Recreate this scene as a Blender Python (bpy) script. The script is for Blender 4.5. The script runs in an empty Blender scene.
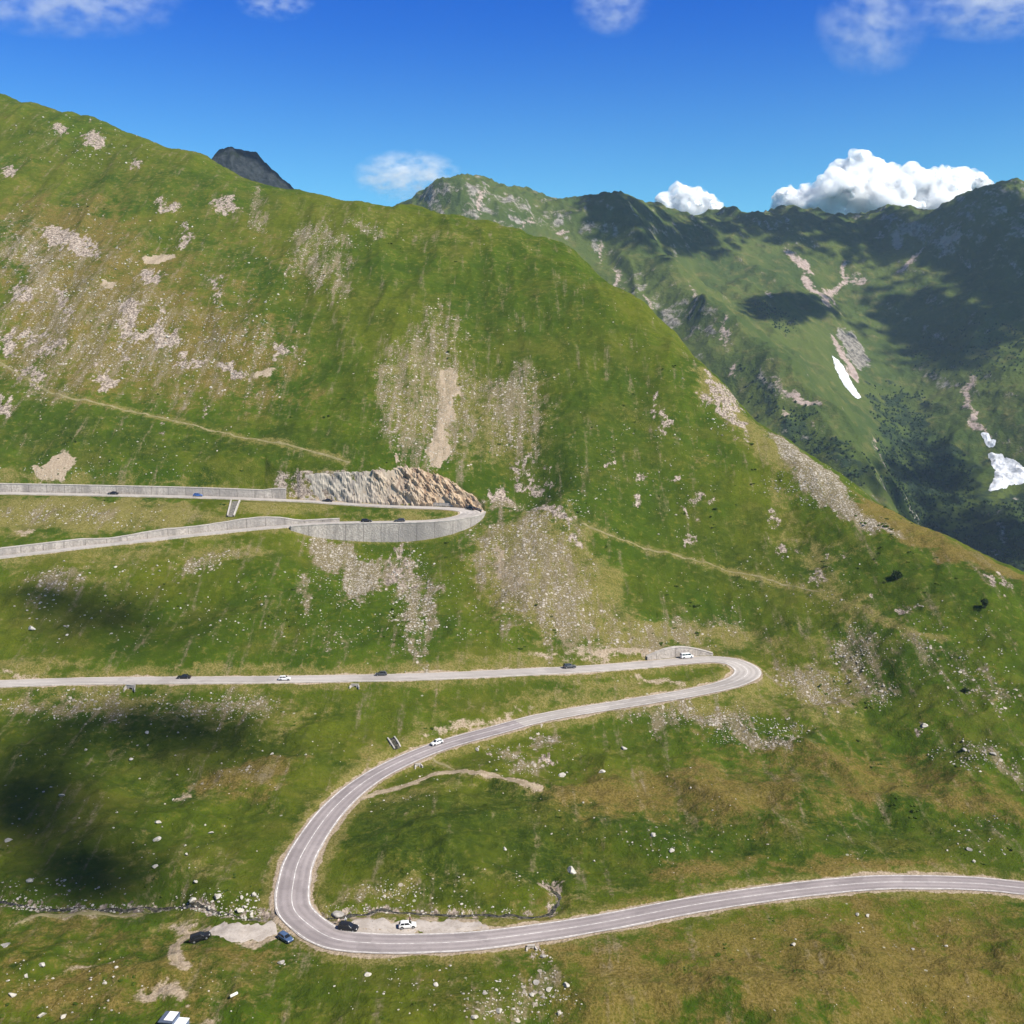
import bpy, bmesh, math, random
import numpy as np
from mathutils import Vector, Matrix, kdtree

random.seed(7)
RNG = np.random.default_rng(7)
SC = bpy.context.scene
COL = SC.collection
R = math.radians

# ------------------------------------------------------------------ survey
# The place was surveyed from the lookout: every surveyed point is a bearing
# (u, v) in a 1024 px view with a 1064 px focal length, and a distance y.
F = 1064.0
PITCH = R(8.0)
CP, SP = math.cos(PITCH), math.sin(PITCH)


def ray(u, v):
    a = (np.asarray(u, float) - 512) / F
    b = (512 - np.asarray(v, float)) / F
    dy = CP + b * SP
    return a / dy, (-SP + b * CP) / dy            # x/y, z/y


def W3(u, v, y):
    ax, az = ray(u, v)
    return np.array([ax * y, y + 0 * ax, az * y]).T


def project(x, y, z):
    d = y * CP - z * SP
    return 512 + F * x / d, 512 - F * (y * SP + z * CP) / d


# ------------------------------------------------------------------ noise
def _hash(ix, iy, seed):
    h = (ix * 374761393 + iy * 668265263 + seed * 982451653) & 0xFFFFFFFF
    h = ((h ^ (h >> 13)) * 1274126177) & 0xFFFFFFFF
    return h ^ (h >> 16)


def noise2(x, y, seed=0):
    ix = np.floor(x).astype(np.int64); iy = np.floor(y).astype(np.int64)
    fx = x - ix; fy = y - iy
    ux = fx * fx * fx * (fx * (fx * 6 - 15) + 10)
    uy = fy * fy * fy * (fy * (fy * 6 - 15) + 10)

    def g(i, j, dx, dy):
        a = _hash(i, j, seed).astype(np.float64) * (2 * np.pi / 4294967296.0)
        return np.cos(a) * dx + np.sin(a) * dy
    n00 = g(ix, iy, fx, fy); n10 = g(ix + 1, iy, fx - 1, fy)
    n01 = g(ix, iy + 1, fx, fy - 1); n11 = g(ix + 1, iy + 1, fx - 1, fy - 1)
    a = n00 + ux * (n10 - n00); b = n01 + ux * (n11 - n01)
    return (a + uy * (b - a)) * 1.5


def fbm(x, y, scale, octs=4, seed=0, gain=0.5):
    x = np.asarray(x, float) / scale; y = np.asarray(y, float) / scale
    t = np.zeros_like(x); amp = 1.0
    for o in range(octs):
        t += amp * noise2(x, y, seed + o * 17)
        x = x * 2.03 + 11.3; y = y * 2.03 - 7.1; amp *= gain
    return t


def ridged(x, y, scale, octs=5, seed=0, gain=0.5):
    x = np.asarray(x, float) / scale; y = np.asarray(y, float) / scale
    t = np.zeros_like(x); amp = 1.0; w = 1.0
    for o in range(octs):
        n = (1 - np.abs(noise2(x, y, seed + o * 31))) ** 2
        t += amp * n * w
        w = np.clip(n * 1.6, 0, 1)
        x = x * 2.05 + 3.7; y = y * 2.05 + 9.1; amp *= gain
    return t


def smooth(a, b, t):
    s = np.clip((t - a) / (b - a), 0, 1)
    return s * s * (3 - 2 * s)


class TPS:
    def __init__(self, pts, lam=0.0, sc=300.0):
        p = np.asarray(pts, float)
        self.c = p[:, :2] / sc; self.sc = sc
        n = len(p)
        K = self._k(self.c, self.c) + lam * np.eye(n)
        P = np.hstack([np.ones((n, 1)), self.c])
        A = np.zeros((n + 3, n + 3))
        A[:n, :n] = K; A[:n, n:] = P; A[n:, :n] = P.T
        self.w = np.linalg.solve(A, np.concatenate([p[:, 2], np.zeros(3)]))

    @staticmethod
    def _k(a, b):
        r2 = ((a[:, None, :] - b[None, :, :]) ** 2).sum(-1)
        return 0.5 * r2 * np.log(r2 + 1e-12)

    def __call__(self, x, y):
        q = np.stack([np.ravel(x), np.ravel(y)], 1) / self.sc
        out = np.empty(len(q)); n = len(self.c)
        for i in range(0, len(q), 20000):
            b = q[i:i + 20000]
            r2 = (b[:, 0:1] - self.c[:, 0]) ** 2 + (b[:, 1:2] - self.c[:, 1]) ** 2
            k = 0.5 * r2 * np.log(r2 + 1e-12)
            out[i:i + 20000] = k @ self.w[:n] + self.w[n] + b @ self.w[n + 1:]
        return out.reshape(np.shape(x))


# ------------------------------------------------------------------ roads: surveyed centre lines
ROAD_A = [  # u, v, y, half width : valley road, the long bend, the hairpin, then away to the left
    (1290, 925, 236, 3.7), (1150, 904, 243, 3.7), (1024, 888, 247, 3.7), (980, 884, 248.5, 3.7), (925, 882, 249, 3.7), (870, 883, 248.5, 3.7),
    (800, 889.5, 245, 3.7), (700, 904, 238, 3.7), (600, 923, 229, 3.7), (530, 934, 224, 3.8), (470, 941, 220.5, 4.0),
    (415, 943.5, 219.3, 4.1), (370, 943.5, 219.3, 4.2), (333, 938, 221, 4.2), (305, 923, 227.5, 4.2), (293, 905, 233.5, 4.2),
    (294, 883, 243, 4.1), (303, 853, 256, 4.0), (335, 808, 281, 3.9), (376, 775, 300.5, 3.8), (434, 748, 316.5, 3.8),
    (500, 729, 329, 3.8), (550, 716, 338, 3.8), (642, 701, 349, 3.9), (689, 693, 354.5, 4.0), (726, 685, 360, 4.3),
    (745, 677, 366, 4.7), (747, 669, 372, 4.7), (733, 661.5, 378.5, 4.5), (712, 659, 380, 4.2), (689, 660.5, 377.5, 4.0), (642, 664.5, 371, 3.9),
    (596, 668, 365.5, 3.8), (550, 670.5, 361, 3.8), (420, 676.4, 351, 3.7), (256, 679.4, 345, 3.7), (100, 680.5, 341, 3.7),
    (0, 683.4, 336, 3.7), (-200, 690, 327, 3.7), (-420, 697, 318, 3.7)]
ROAD_C = [  # upper pair: comes in from the left on the wall, turns, leaves to the left
    (-420, 604, 362, 3.5), (-200, 580, 383, 3.5), (0, 557, 406, 3.5), (80, 547.5, 415, 3.5), (156, 539, 424, 3.5), (240, 530, 434.5, 3.5), (320, 523.6, 443.5, 3.6),
    (380, 522.3, 446, 3.7), (425, 521.6, 447.5, 3.9), (452, 519, 450.5, 4.2), (468, 515, 455.5, 4.4), (470, 511.5, 461, 4.4),
    (458, 509, 465, 4.3), (435, 507.8, 467.5, 4.0), (407, 507, 468.7, 3.8), (365, 505, 470, 3.6), (320, 502, 471, 3.5), (293, 500.5, 470.5, 3.5),
    (200, 497, 467, 3.5), (110, 495, 463.5, 3.5), (0, 493, 460, 3.5), (-200, 490, 450, 3.5), (-420, 486, 441, 3.5)]


def catmull(P, step):
    P = np.asarray(P, float)
    ext = np.vstack([2 * P[0] - P[1], P, 2 * P[-1] - P[-2]])
    out = []
    for i in range(1, len(ext) - 2):
        p0, p1, p2, p3 = ext[i - 1:i + 3]
        L = np.linalg.norm((p2 - p1)[:3])
        n = max(2, int(L / step))
        t = np.linspace(0, 1, n, endpoint=False)[:, None]
        out.append(0.5 * (2 * p1 + (p2 - p0) * t + (2 * p0 - 5 * p1 + 4 * p2 - p3) * t ** 2 + (3 * p1 - p0 - 3 * p2 + p3) * t ** 3))
    out.append(P[-1:])
    return np.vstack(out)


def resample(Q, step):
    s = np.concatenate([[0], np.cumsum(np.linalg.norm(np.diff(Q[:, :2], axis=0), axis=1))])
    t = np.arange(0, s[-1], step)
    return np.stack([np.interp(t, s, Q[:, k]) for k in range(Q.shape[1])], 1)


class Road:
    def __init__(self, ctrl):
        c = np.array(ctrl, float)
        P = np.hstack([W3(c[:, 0], c[:, 1], c[:, 2]), c[:, 3:4], c[:, 0:1]])
        Q = resample(catmull(P, 0.5), 0.5)
        k = np.ones(41) / 41
        z = np.pad(Q[:, 2], 20, mode='edge'); Q[:, 2] = np.convolve(z, k, 'valid')
        k = np.ones(9) / 9
        for a in (0, 1):
            z = np.pad(Q[:, a], 4, mode='edge'); Q[:, a] = np.convolve(z, k, 'valid')
        Q[:4] = Q[4]; Q[-4:] = Q[-5]; Q = Q[4:-4]
        self.p = Q[:, :3]; self.hw = Q[:, 3]; self.u = Q[:, 4]
        t = np.gradient(self.p[:, :2], axis=0)
        t /= np.linalg.norm(t, axis=1)[:, None] + 1e-9
        self.t = t; self.n = np.stack([-t[:, 1], t[:, 0]], 1)     # left normal
        n = len(Q)
        self.cut = np.full((n, 2), 0.85); self.cuth = np.zeros((n, 2))      # [left, right]
        self.fill = np.full((n, 2), 0.7); self.fillh = np.zeros((n, 2))
        self.kd = kdtree.KDTree(n)
        for i, q in enumerate(self.p):
            self.kd.insert((q[0], q[1], 0), i)
        self.kd.balance()


RA, RC = Road(ROAD_A), Road(ROAD_C)
ROADS = [RA, RC]
# index of the hairpin turn on the upper road
ci = int(np.argmax(RC.u))
idx = np.arange(len(RC.p))
lowC, uppD = idx < ci, idx >= ci
# lower branch travels to +x : left = uphill. upper branch travels to -x : right = uphill
m = lowC & (RC.u < 345); RC.cuth[m, 0] = (1.2 + 1.5 * smooth(120, 260, RC.u[m])) * (1 - smooth(318, 343, RC.u[m]))
m = (idx < ci + 60) & (RC.u > 286); RC.fillh[m, 1] = 15.0
m = uppD & (RC.u < 300); RC.cuth[m, 1] = 2.0 * (1 - smooth(270, 298, RC.u[m])); RC.cut[m, 1] = 1.35
m = lowC & (RC.u < 400); RC.cut[m, 0] = 1.2
m = uppD & (RC.u > 285); RC.cut[m, 1] = 5.2 - 2.8 * smooth(300, 430, RC.u[m]) + 1.0 * noise2(idx[m] / 24.0, idx[m] * 0 + .5, 3) + .7 * noise2(idx[m] / 9.0, idx[m] * 0 + .5, 4)
m = lowC & (idx > ci - 30); RC.cut[m, 1] = 1.3
for _rd in ROADS:
    for _j, _s in ((0, 1), (1, -1)):
        _d = _rd.n[:, 1] * _s < -.25
        _rd.cut[_d, _j] = .05
_k = np.ones(41) / 41
for _a in (RC.cut, RC.fillh):
    for _j in (0, 1):
        _a[:, _j] = np.convolve(np.pad(_a[:, _j], 20, mode='edge'), _k, 'valid')

_i = np.arange(len(RA.p)); _ap = int(np.argmax(np.where(_i > len(_i) * .45, RA.u, 0)))
m = (_i > _ap) & (RA.u > 650) & (RA.u < 718); RA.cuth[m, 1] = 3.3 * np.sin(np.pi * np.clip((RA.u[m] - 650) / 68, 0, 1))

# ------------------------------------------------------------------ hill survey
CTRL = []


def P(u, v, y):
    q = W3(u, v, y); CTRL.append(tuple(q)); return q


CREST = []


def column(u, v0, y0, prof, crest=True, add0=True):
    if add0:
        P(u, v0, y0)
    y = y0; z = y0 * float(ray(u, v0)[1])
    for v, s in prof:
        t = -float(ray(u, v)[1])
        yn = (s * y - z) / (s + t)
        z = -t * yn; y = yn
        P(u, v, y)
    if crest:
        ax = float(ray(u, prof[-1][0])[0])
        CREST.append((ax * y, y, z))
        for d, dz in ((40, -6), (90, -32), (220, -118), (450, -270), (800, -420)):
            CTRL.append((ax * (y + d * .9) + d * .1, y + d, z + dz))


column(-420, 697, 318, [(640, .45), (604, .45), (560, .4), (490, .35), (440, .55), (300, .62), (200, .62), (120, .6), (72, .55)])
column(-200, 690, 327, [(640, .45), (580, .42), (540, .4), (490, .38), (470, .5), (400, .6), (300, .65), (200, .65), (120, .62), (84, .58)])
column(0, 683.4, 336, [(640, .42), (600, .42), (565, .4), (520, .4), (493, .4), (470, .5), (400, .6), (300, .65), (200, .65), (130, .62), (97, .58)])
column(100, 680.5, 341, [(640, .42), (600, .42), (552, .4), (495, .4), (470, .55), (400, .62), (300, .66), (200, .62), (155, .6), (121, .55)])
column(200, 679.5, 343, [(640, .4), (600, .4), (545, .4), (497, .4), (470, .55), (400, .62), (300, .66), (205, .62), (153, .55)])
column(300, 678.5, 346, [(640, .38), (600, .38), (545, .36), (520, .4), (475, .6), (400, .65), (300, .66), (240, .6), (191, .5)])
column(400, 676.5, 350, [(640, .34), (600, .34), (550, .32), (470, .70), (400, .66), (300, .66), (250, .6), (206, .5)])
column(480, 674, 354, [(640, .34), (600, .36), (550, .42), (500, .45), (450, .68), (400, .66), (300, .64), (225, .5)])
column(560, 670, 361, [(640, .36), (600, .45), (550, .5), (500, .58), (450, .64), (400, .68), (300, .64), (245, .5)])
column(640, 664.5, 371, [(640, .3), (600, .45), (550, .55), (500, .62), (450, .66), (400, .7), (345, .68), (306, .55)])
column(700, 650, 388, [(600, .48), (550, .58), (500, .66), (450, .72), (400, .75), (362, .65)])
column(760, 665, 380, [(640, .38), (600, .48), (550, .58), (500, .68), (460, .72), (428, .65)])
column(820, 690, 362, [(640, .42), (600, .5), (550, .58), (505, .62), (471, .58)])
column(900, 760, 316, [(720, .34), (680, .4), (640, .45), (600, .5), (565, .52), (526, .5)])
column(1024, 800, 288, [(760, .3), (720, .36), (680, .4), (640, .44), (615, .46), (585, .44)])
column(1200, 820, 282, [(760, .32), (700, .38), (650, .4), (624, .4)])
column(1450, 840, 276, [(760, .32), (700, .36), (650, .36)])
# valley floor and meadow
for q in [(-420, 1000, 205), (-420, 900, 240), (-420, 800, 276), (-200, 1024, 196), (-200, 900, 240), (-200, 800, 279),
          (0, 1024, 194), (0, 960, 214), (0, 900, 239), (0, 850, 259), (0, 800, 281), (0, 740, 311), (100, 960, 214), (100, 905, 236), (100, 850, 257),
          (100, 800, 281), (100, 740, 311), (200, 1024, 193), (200, 940, 221.5), (200, 905, 235.5), (200, 850, 258), (200, 800, 281), (200, 750, 308), (200, 715, 326),
          (300, 1000, 201), (300, 760, 304), (300, 720, 325), (380, 720, 327), (380, 905, 235), (380, 870, 249), (380, 830, 268), (400, 1024, 194), (400, 980, 207),
          (450, 905, 236), (450, 870, 249), (450, 830, 268), (450, 790, 291), (520, 780, 300), (520, 800, 287), (520, 850, 259), (520, 905, 236), (520, 1024, 195), (500, 980, 208),
          (600, 1024, 196), (600, 970, 211.5), (600, 890, 243.5), (600, 850, 261), (600, 800, 289), (600, 765, 312), (600, 738, 328),
          (700, 1024, 197), (700, 960, 216), (700, 870, 253), (700, 830, 273), (700, 800, 291), (700, 765, 313), (700, 730, 334), (690, 705, 349),
          (800, 1024, 198), (800, 950, 220), (800, 860, 258), (800, 830, 272), (800, 800, 288), (800, 770, 307), (800, 730, 334),
          (900, 1024, 199), (900, 940, 225), (900, 860, 258), (900, 830, 271), (900, 800, 288), (1024, 1024, 200), (1024, 940, 225), (1024, 862, 257), (1024, 835, 268),
          (1200, 1024, 198), (1200, 940, 226), (1450, 1024, 196), (1450, 940, 224)]:
    P(*q)
for q in [(80, 551.5, 410), (160, 543, 419), (240, 534.3, 429), (290, 529.3, 435.5), (500, 508.5, 462), (516, 508, 466), (532, 514, 468)]:
    P(*q)
# the lookout's own slope below the frame
for x in (-500, -250, 0, 250, 500):
    k = abs(x) * .05
    CTRL += [(x, 172, -130 - k * .2), (x, 140, -122 - k * .3), (x, 100, -96), (x, 50, -54), (x, 10, -14)]
for x, y, z in [(-1500, 900, 260), (-1500, 500, 20), (-1500, 250, -90), (1500, 300, -140), (1500, 600, -200), (1500, 1200, -420), (0, 1700, -320), (-900, 1800, -200), (900, 1700, -430)]:
    CTRL.append((x, y, z))
# the roads' own level is part of the survey
for rd in ROADS[:1]:
    for i in range(0, len(rd.p), 36):
        q = rd.p[i]
        if all((q[0] - c[0]) ** 2 + (q[1] - c[1]) ** 2 > 64 for c in CTRL):
            CTRL.append(tuple(q))
_c = []
for c in CTRL:
    if all((c[0] - d[0]) ** 2 + (c[1] - d[1]) ** 2 > 9 for d in _c):
        _c.append(c)
BASE = TPS(_c, lam=2e-5)

STREAMS_PX = [
    [(-60, 896), (0, 898), (30, 904), (88, 905), (126, 905.5), (164, 905.5), (187, 902.5), (205, 904), (223, 910), (240, 914), (258, 915.5), (272, 914)],
    [(322, 915), (338, 914), (355, 912), (366, 910.5), (379, 905), (393, 908), (409, 909), (437, 911), (467, 912), (504, 911), (530, 913), (543, 913), (556, 905), (559, 896), (553, 886), (548, 876)]]


def near_roads(x, y, buf=46.0):
    """per road: idx of nearest sample or -1"""
    res = []
    for rd in ROADS:
        cs = 8.0
        x0, y0 = rd.p[:, 0].min() - buf - cs, rd.p[:, 1].min() - buf - cs
        nx = int((rd.p[:, 0].max() + buf + cs - x0) / cs) + 2
        ny = int((rd.p[:, 1].max() + buf + cs - y0) / cs) + 2
        g = np.zeros((nx, ny), bool)
        gi = ((rd.p[:, 0] - x0) / cs).astype(int); gj = ((rd.p[:, 1] - y0) / cs).astype(int)
        g[gi, gj] = True
        k = int(buf / cs) + 1
        g2 = np.zeros_like(g)
        for a in range(-k, k + 1):
            for b in range(-k, k + 1):
                if a * a + b * b <= k * k:
                    g2 |= np.roll(np.roll(g, a, 0), b, 1)
        i = ((x - x0) / cs).astype(int); j = ((y - y0) / cs).astype(int)
        ok = (i >= 0) & (j >= 0) & (i < nx) & (j < ny)
        ok[ok] = g2[i[ok], j[ok]]
        out = np.full(len(x), -1)
        find = rd.kd.find
        w = np.nonzero(ok)[0]
        xs = x[w].tolist(); ys = y[w].tolist()
        out[w] = [find((p, q, 0))[1] for p, q in zip(xs, ys)]
        res.append(out)
    return res


def poly_dist(x, y, line):
    """distance of points to a polyline (n,2) and the arc parameter"""
    best = np.full(len(x), 1e9)
    for a, b in zip(line[:-1], line[1:]):
        d = b - a; L2 = (d ** 2).sum() + 1e-9
        t = np.clip(((x - a[0]) * d[0] + (y - a[1]) * d[1]) / L2, 0, 1)
        best = np.minimum(best, np.hypot(x - a[0] - t * d[0], y - a[1] - t * d[1]))
    return best


STREAMS = []            # filled with world polylines once the coarse ground is known


def natural(x, y):
    z = BASE(x, y)
    return z


def ground(x, y, full=False):
    x = np.asarray(x, float); y = np.asarray(y, float)
    shp = x.shape
    x = x.ravel(); y = y.ravel()
    h0 = BASE(x, y)
    nr = near_roads(x, y)
    fade = np.ones_like(x)
    for rd, i in zip(ROADS, nr):
        m = i >= 0
        r = np.full(len(x), 99.0)
        r[m] = np.hypot(x[m] - rd.p[i[m], 0], y[m] - rd.p[i[m], 1])
        fade = np.minimum(fade, smooth(6, 28, r))
    # relief: swells, gullies running down the slope, hummocks, tussocks
    steep = smooth(330, 520, y)
    swell = fbm(x, y, 70, 3, 5) * (1.5 + .9 * steep)
    gul = (ridged(x, y * .28, 34, 3, 21) - .85) * (0.5 + 1.7 * smooth(-70, 30, h0)) * smooth(-118, -95, h0)
    humm = fbm(x, y, 22, 3, 40) * (1.7 - .8 * steep)
    flow = (ridged(x * .8 + y * .35, y, 42, 3, 77) - .8) * 2.6 * (1 - smooth(-112, -92, h0))
    fine = fbm(x, y, 5.0, 3, 60) * .42 + np.abs(noise2(x / 1.7, y / 1.7, 70)) * .2 + ridged(x * .13 + fbm(x, y, 14, 2, 91) * .3, y + fbm(x, y, 30, 2, 92) * 4, 3.4, 2, 90) * .26 * steep
    low = np.clip(y / 190, 0, 1)
    h = h0 + (swell + gul + humm + flow) * fade * low + fine * (0.25 + .75 * fade)
    for rd, i in zip(ROADS, nr):
        m = np.nonzero(i >= 0)[0]
        if not len(m):
            continue
        k = i[m]
        dx = x[m] - rd.p[k, 0]; dy = y[m] - rd.p[k, 1]
        r = np.hypot(dx, dy)
        side = np.where(dx * rd.n[k, 0] + dy * rd.n[k, 1] > 0, 0, 1)
        e = np.maximum(r - rd.hw[k] - 1.0, 0)
        zr = rd.p[k, 2] - .12
        ch, fh = rd.cuth[k, side], rd.fillh[k, side]
        cs, fs = rd.cut[k, side], rd.fill[k, side]
        ec = np.maximum(e - np.where(ch > 0, 1.0, 0), 0)
        up = zr + np.minimum(14 * ec, ch) + cs * np.maximum(ec - ch / 14, 0)
        lo = zr - np.minimum(14 * e, fh) - fs * np.maximum(e - fh / 14, 0)
        hh = np.clip(h[m], lo, up)
        far = smooth(34, 46, r)
        h[m] = hh * (1 - far) + h[m] * far
    for line in STREAMS:
        m = (x > line[:, 0].min() - 8) & (x < line[:, 0].max() + 8) & (y > line[:, 1].min() - 8) & (y < line[:, 1].max() + 8)
        if m.any():
            d = poly_dist(x[m], y[m], line)
            h[m] -= 1.0 * (1 - smooth(.5, 3.2, d))
    if full:
        return h.reshape(shp), h0.reshape(shp), fade.reshape(shp)
    return h.reshape(shp)


# ---------------- coarse raster for sighting points from the survey station
GX = np.arange(-900, 1100, 2.0); GY = np.arange(120, 1500, 2.0)
_gx, _gy = np.meshgrid(GX, GY, indexing='ij')
RAST = ground(_gx, _gy)


def rast(x, y):
    fx = np.clip((x - GX[0]) / 2, 0, len(GX) - 1.001); fy = np.clip((y - GY[0]) / 2, 0, len(GY) - 1.001)
    i = fx.astype(int); j = fy.astype(int); a = fx - i; b = fy - j
    return (RAST[i, j] * (1 - a) * (1 - b) + RAST[i + 1, j] * a * (1 - b) + RAST[i, j + 1] * (1 - a) * b + RAST[i + 1, j + 1] * a * b)


def sight(u, v):
    """where the line of sight (u, v) meets the hill -> (n,2) xy and a hit flag"""
    u = np.atleast_1d(np.asarray(u, float)); v = np.atleast_1d(np.asarray(v, float))
    ax, az = ray(u, v)
    ys = np.arange(150, 1250, 1.0)
    out = np.zeros((len(u), 2)); hit = np.zeros(len(u), bool)
    for i in range(0, len(u), 500):
        A, Z = ax[i:i + 500, None], az[i:i + 500, None]
        below = rast(A * ys, np.broadcast_to(ys, (A.shape[0], len(ys)))) > Z * ys
        k = below.argmax(1); ok = below.any(1)
        k1 = np.maximum(k, 1)
        ya, yb = ys[k1 - 1], ys[k1]
        A0, Z0 = A[:, 0], Z[:, 0]
        for _ in range(12):
            ym = (ya + yb) / 2
            b = rast(A0 * ym, ym) > Z0 * ym
            yb = np.where(b, ym, yb); ya = np.where(b, ya, ym)
        out[i:i + 500, 0] = A0 * yb; out[i:i + 500, 1] = yb
        hit[i:i + 500] = ok
    return out, hit


def sight_line(px, step=1.0):
    xy, ok = sight([p[0] for p in px], [p[1] for p in px])
    return resample(catmull(xy[ok], step), step)


for s in STREAMS_PX:
    STREAMS.append(sight_line(s, 1.5))

# ------------------------------------------------------------------ helpers for meshes / objects
def mesh_np(name, verts, faces, mats=(), smooth_sh=True, fmat=None):
    """verts (n,3), faces (m,k) single k"""
    verts = np.ascontiguousarray(verts, np.float32); faces = np.ascontiguousarray(faces, np.int32)
    me = bpy.data.meshes.new(name)
    k = faces.shape[1]
    me.vertices.add(len(verts)); me.vertices.foreach_set('co', verts.ravel())
    me.loops.add(faces.size); me.loops.foreach_set('vertex_index', faces.ravel())
    me.polygons.add(len(faces))
    me.polygons.foreach_set('loop_start', np.arange(0, faces.size, k, dtype=np.int32))
    me.polygons.foreach_set('use_smooth', np.full(len(faces), smooth_sh))
    if fmat is not None:
        me.polygons.foreach_set('material_index', np.asarray(fmat, np.int32))
    me.update(calc_edges=True)
    for mm in mats:
        me.materials.append(mm)
    return me


def link(name, me, parent=None, **props):
    o = bpy.data.objects.new(name, me); COL.objects.link(o)
    if parent is not None:
        o.parent = parent
    for k, v in props.items():
        o[k] = v
    return o


def empty(name, loc, label, cat, group=None, rot=None):
    o = bpy.data.objects.new(name, None); COL.objects.link(o)
    o.location = loc
    if rot is not None:
        o.rotation_euler = rot
    o['label'] = label; o['category'] = cat
    if group:
        o['group'] = group
    return o


def grid_faces(nr, nc):
    i = np.arange(nr - 1)[:, None] * nc + np.arange(nc - 1)[None, :]
    return np.stack([i, i + 1, i + nc + 1, i + nc], -1).reshape(-1, 4)


def bm_obj(name, bm, mat, parent=None, sm=False, **props):
    me = bpy.data.meshes.new(name); bmesh.ops.recalc_face_normals(bm, faces=bm.faces[:])
    if sm:
        for f in bm.faces:
            f.smooth = True
    bm.to_mesh(me); bm.free(); me.materials.append(mat)
    return link(name, me, parent, **props)


def bm_box(bm, c, s, rotz=0.0, bevel=0.0):
    m = Matrix.Translation(c) @ Matrix.Rotation(rotz, 4, 'Z') @ Matrix.Diagonal((*s, 1))
    g = bmesh.ops.create_cube(bm, size=1.0, matrix=m)
    if bevel:
        es = list({e for v in g['verts'] for e in v.link_edges})
        bmesh.ops.bevel(bm, geom=es, offset=bevel, segments=2, affect='EDGES')
    return bm


_ICO = {}


def ico(sub):
    if sub not in _ICO:
        bm = bmesh.new(); bmesh.ops.create_icosphere(bm, subdivisions=sub, radius=1)
        v = np.array([q.co[:] for q in bm.verts]); f = np.array([[q.index for q in p.verts] for p in bm.faces])
        bm.free(); _ICO[sub] = (v, f)
    return _ICO[sub]


# ------------------------------------------------------------------ materials
class NT:
    def __init__(self, name):
        self.m = bpy.data.materials.new(name); self.m.use_nodes = True
        self.t = self.m.node_tree; self.t.nodes.clear()
        self.out = self.n('ShaderNodeOutputMaterial')

    def n(self, typ, **kw):
        q = self.t.nodes.new(typ)
        for k, v in kw.items():
            setattr(q, k, v)
        return q

    def l(self, a, b):
        self.t.links.new(a, b)

    def val(self, sock, v):
        if isinstance(v, bpy.types.NodeSocket):
            self.l(v, sock)
        else:
            sock.default_value = v

    def noise(self, vec, scale, detail=4, rough=.55, dist=0.0):
        q = self.n('ShaderNodeTexNoise'); self.l(vec, q.inputs['Vector'])
        q.inputs['Scale'].default_value = scale; q.inputs['Detail'].default_value = detail
        q.inputs['Roughness'].default_value = rough; q.inputs['Distortion'].default_value = dist
        return q.outputs['Fac']

    def ramp(self, fac, a, b, ca=0.0, cb=1.0):
        q = self.n('ShaderNodeMapRange'); q.interpolation_type = 'SMOOTHSTEP'
        self.val(q.inputs['Value'], fac)
        q.inputs['From Min'].default_value = a; q.inputs['From Max'].default_value = b
        q.inputs['To Min'].default_value = ca; q.inputs['To Max'].default_value = cb
        return q.outputs['Result']

    def math(self, op, a, b=0.0, c=0.0):
        q = self.n('ShaderNodeMath', operation=op)
        for i, s in enumerate((a, b, c)):
            self.val(q.inputs[i], s)
        return q.outputs[0]

    def mix(self, fac, a, b):
        q = self.n('ShaderNodeMix', data_type='RGBA')
        self.val(q.inputs[0], fac); self.val(q.inputs[6], self.c(a)); self.val(q.inputs[7], self.c(b))
        return q.outputs[2]

    @staticmethod
    def c(v):
        return v if isinstance(v, bpy.types.NodeSocket) else (*v, 1.0) if len(v) == 3 else v

    def pos(self, sx=1, sy=1, sz=1, rot=0.0):
        g = self.n('ShaderNodeTexCoord')
        m = self.n('ShaderNodeMapping'); self.l(g.outputs['Object'], m.inputs['Vector'])
        m.inputs['Scale'].default_value = (sx, sy, sz); m.inputs['Rotation'].default_value = (0, 0, rot)
        return m.outputs['Vector']

    def finish(self, col, rough=.9, bump=None, bstr=.5, bdist=.2, spec=.2, metal=0.0):
        b = self.n('ShaderNodeBsdfPrincipled')
        self.val(b.inputs['Base Color'], self.c(col)); self.val(b.inputs['Roughness'], rough)
        b.inputs['Specular IOR Level'].default_value = spec; b.inputs['Metallic'].default_value = metal
        if bump is not None:
            q = self.n('ShaderNodeBump'); q.inputs['Strength'].default_value = bstr; q.inputs['Distance'].default_value = bdist
            self.l(bump, q.inputs['Height']); self.l(q.outputs['Normal'], b.inputs['Normal'])
        self.l(b.outputs['BSDF'], self.out.inputs['Surface'])
        return self.m


def plain(name, col, rough=.5, metal=0.0, var=.12, scale=1.5, spec=.4):
    t = NT(name); p = t.pos()
    n = t.noise(p, scale, 4)
    dark = tuple(c * (1 - var) for c in col); lite = tuple(min(1, c * (1 + var)) for c in col)
    return t.finish(t.mix(t.ramp(n, .3, .7), dark, lite), rough, spec=spec, metal=metal)


def stone_mat(name, c1, c2, c3, scale=.6):
    t = NT(name); p = t.pos()
    n1 = t.noise(p, scale, 6, .6); n2 = t.noise(p, scale * 5, 5, .65)
    col = t.mix(t.ramp(n1, .35, .65), c1, c2)
    col = t.mix(t.ramp(n2, .5, .75), col, c3)
    return t.finish(col, .9, bump=n2, bstr=.7, bdist=.25)


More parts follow.
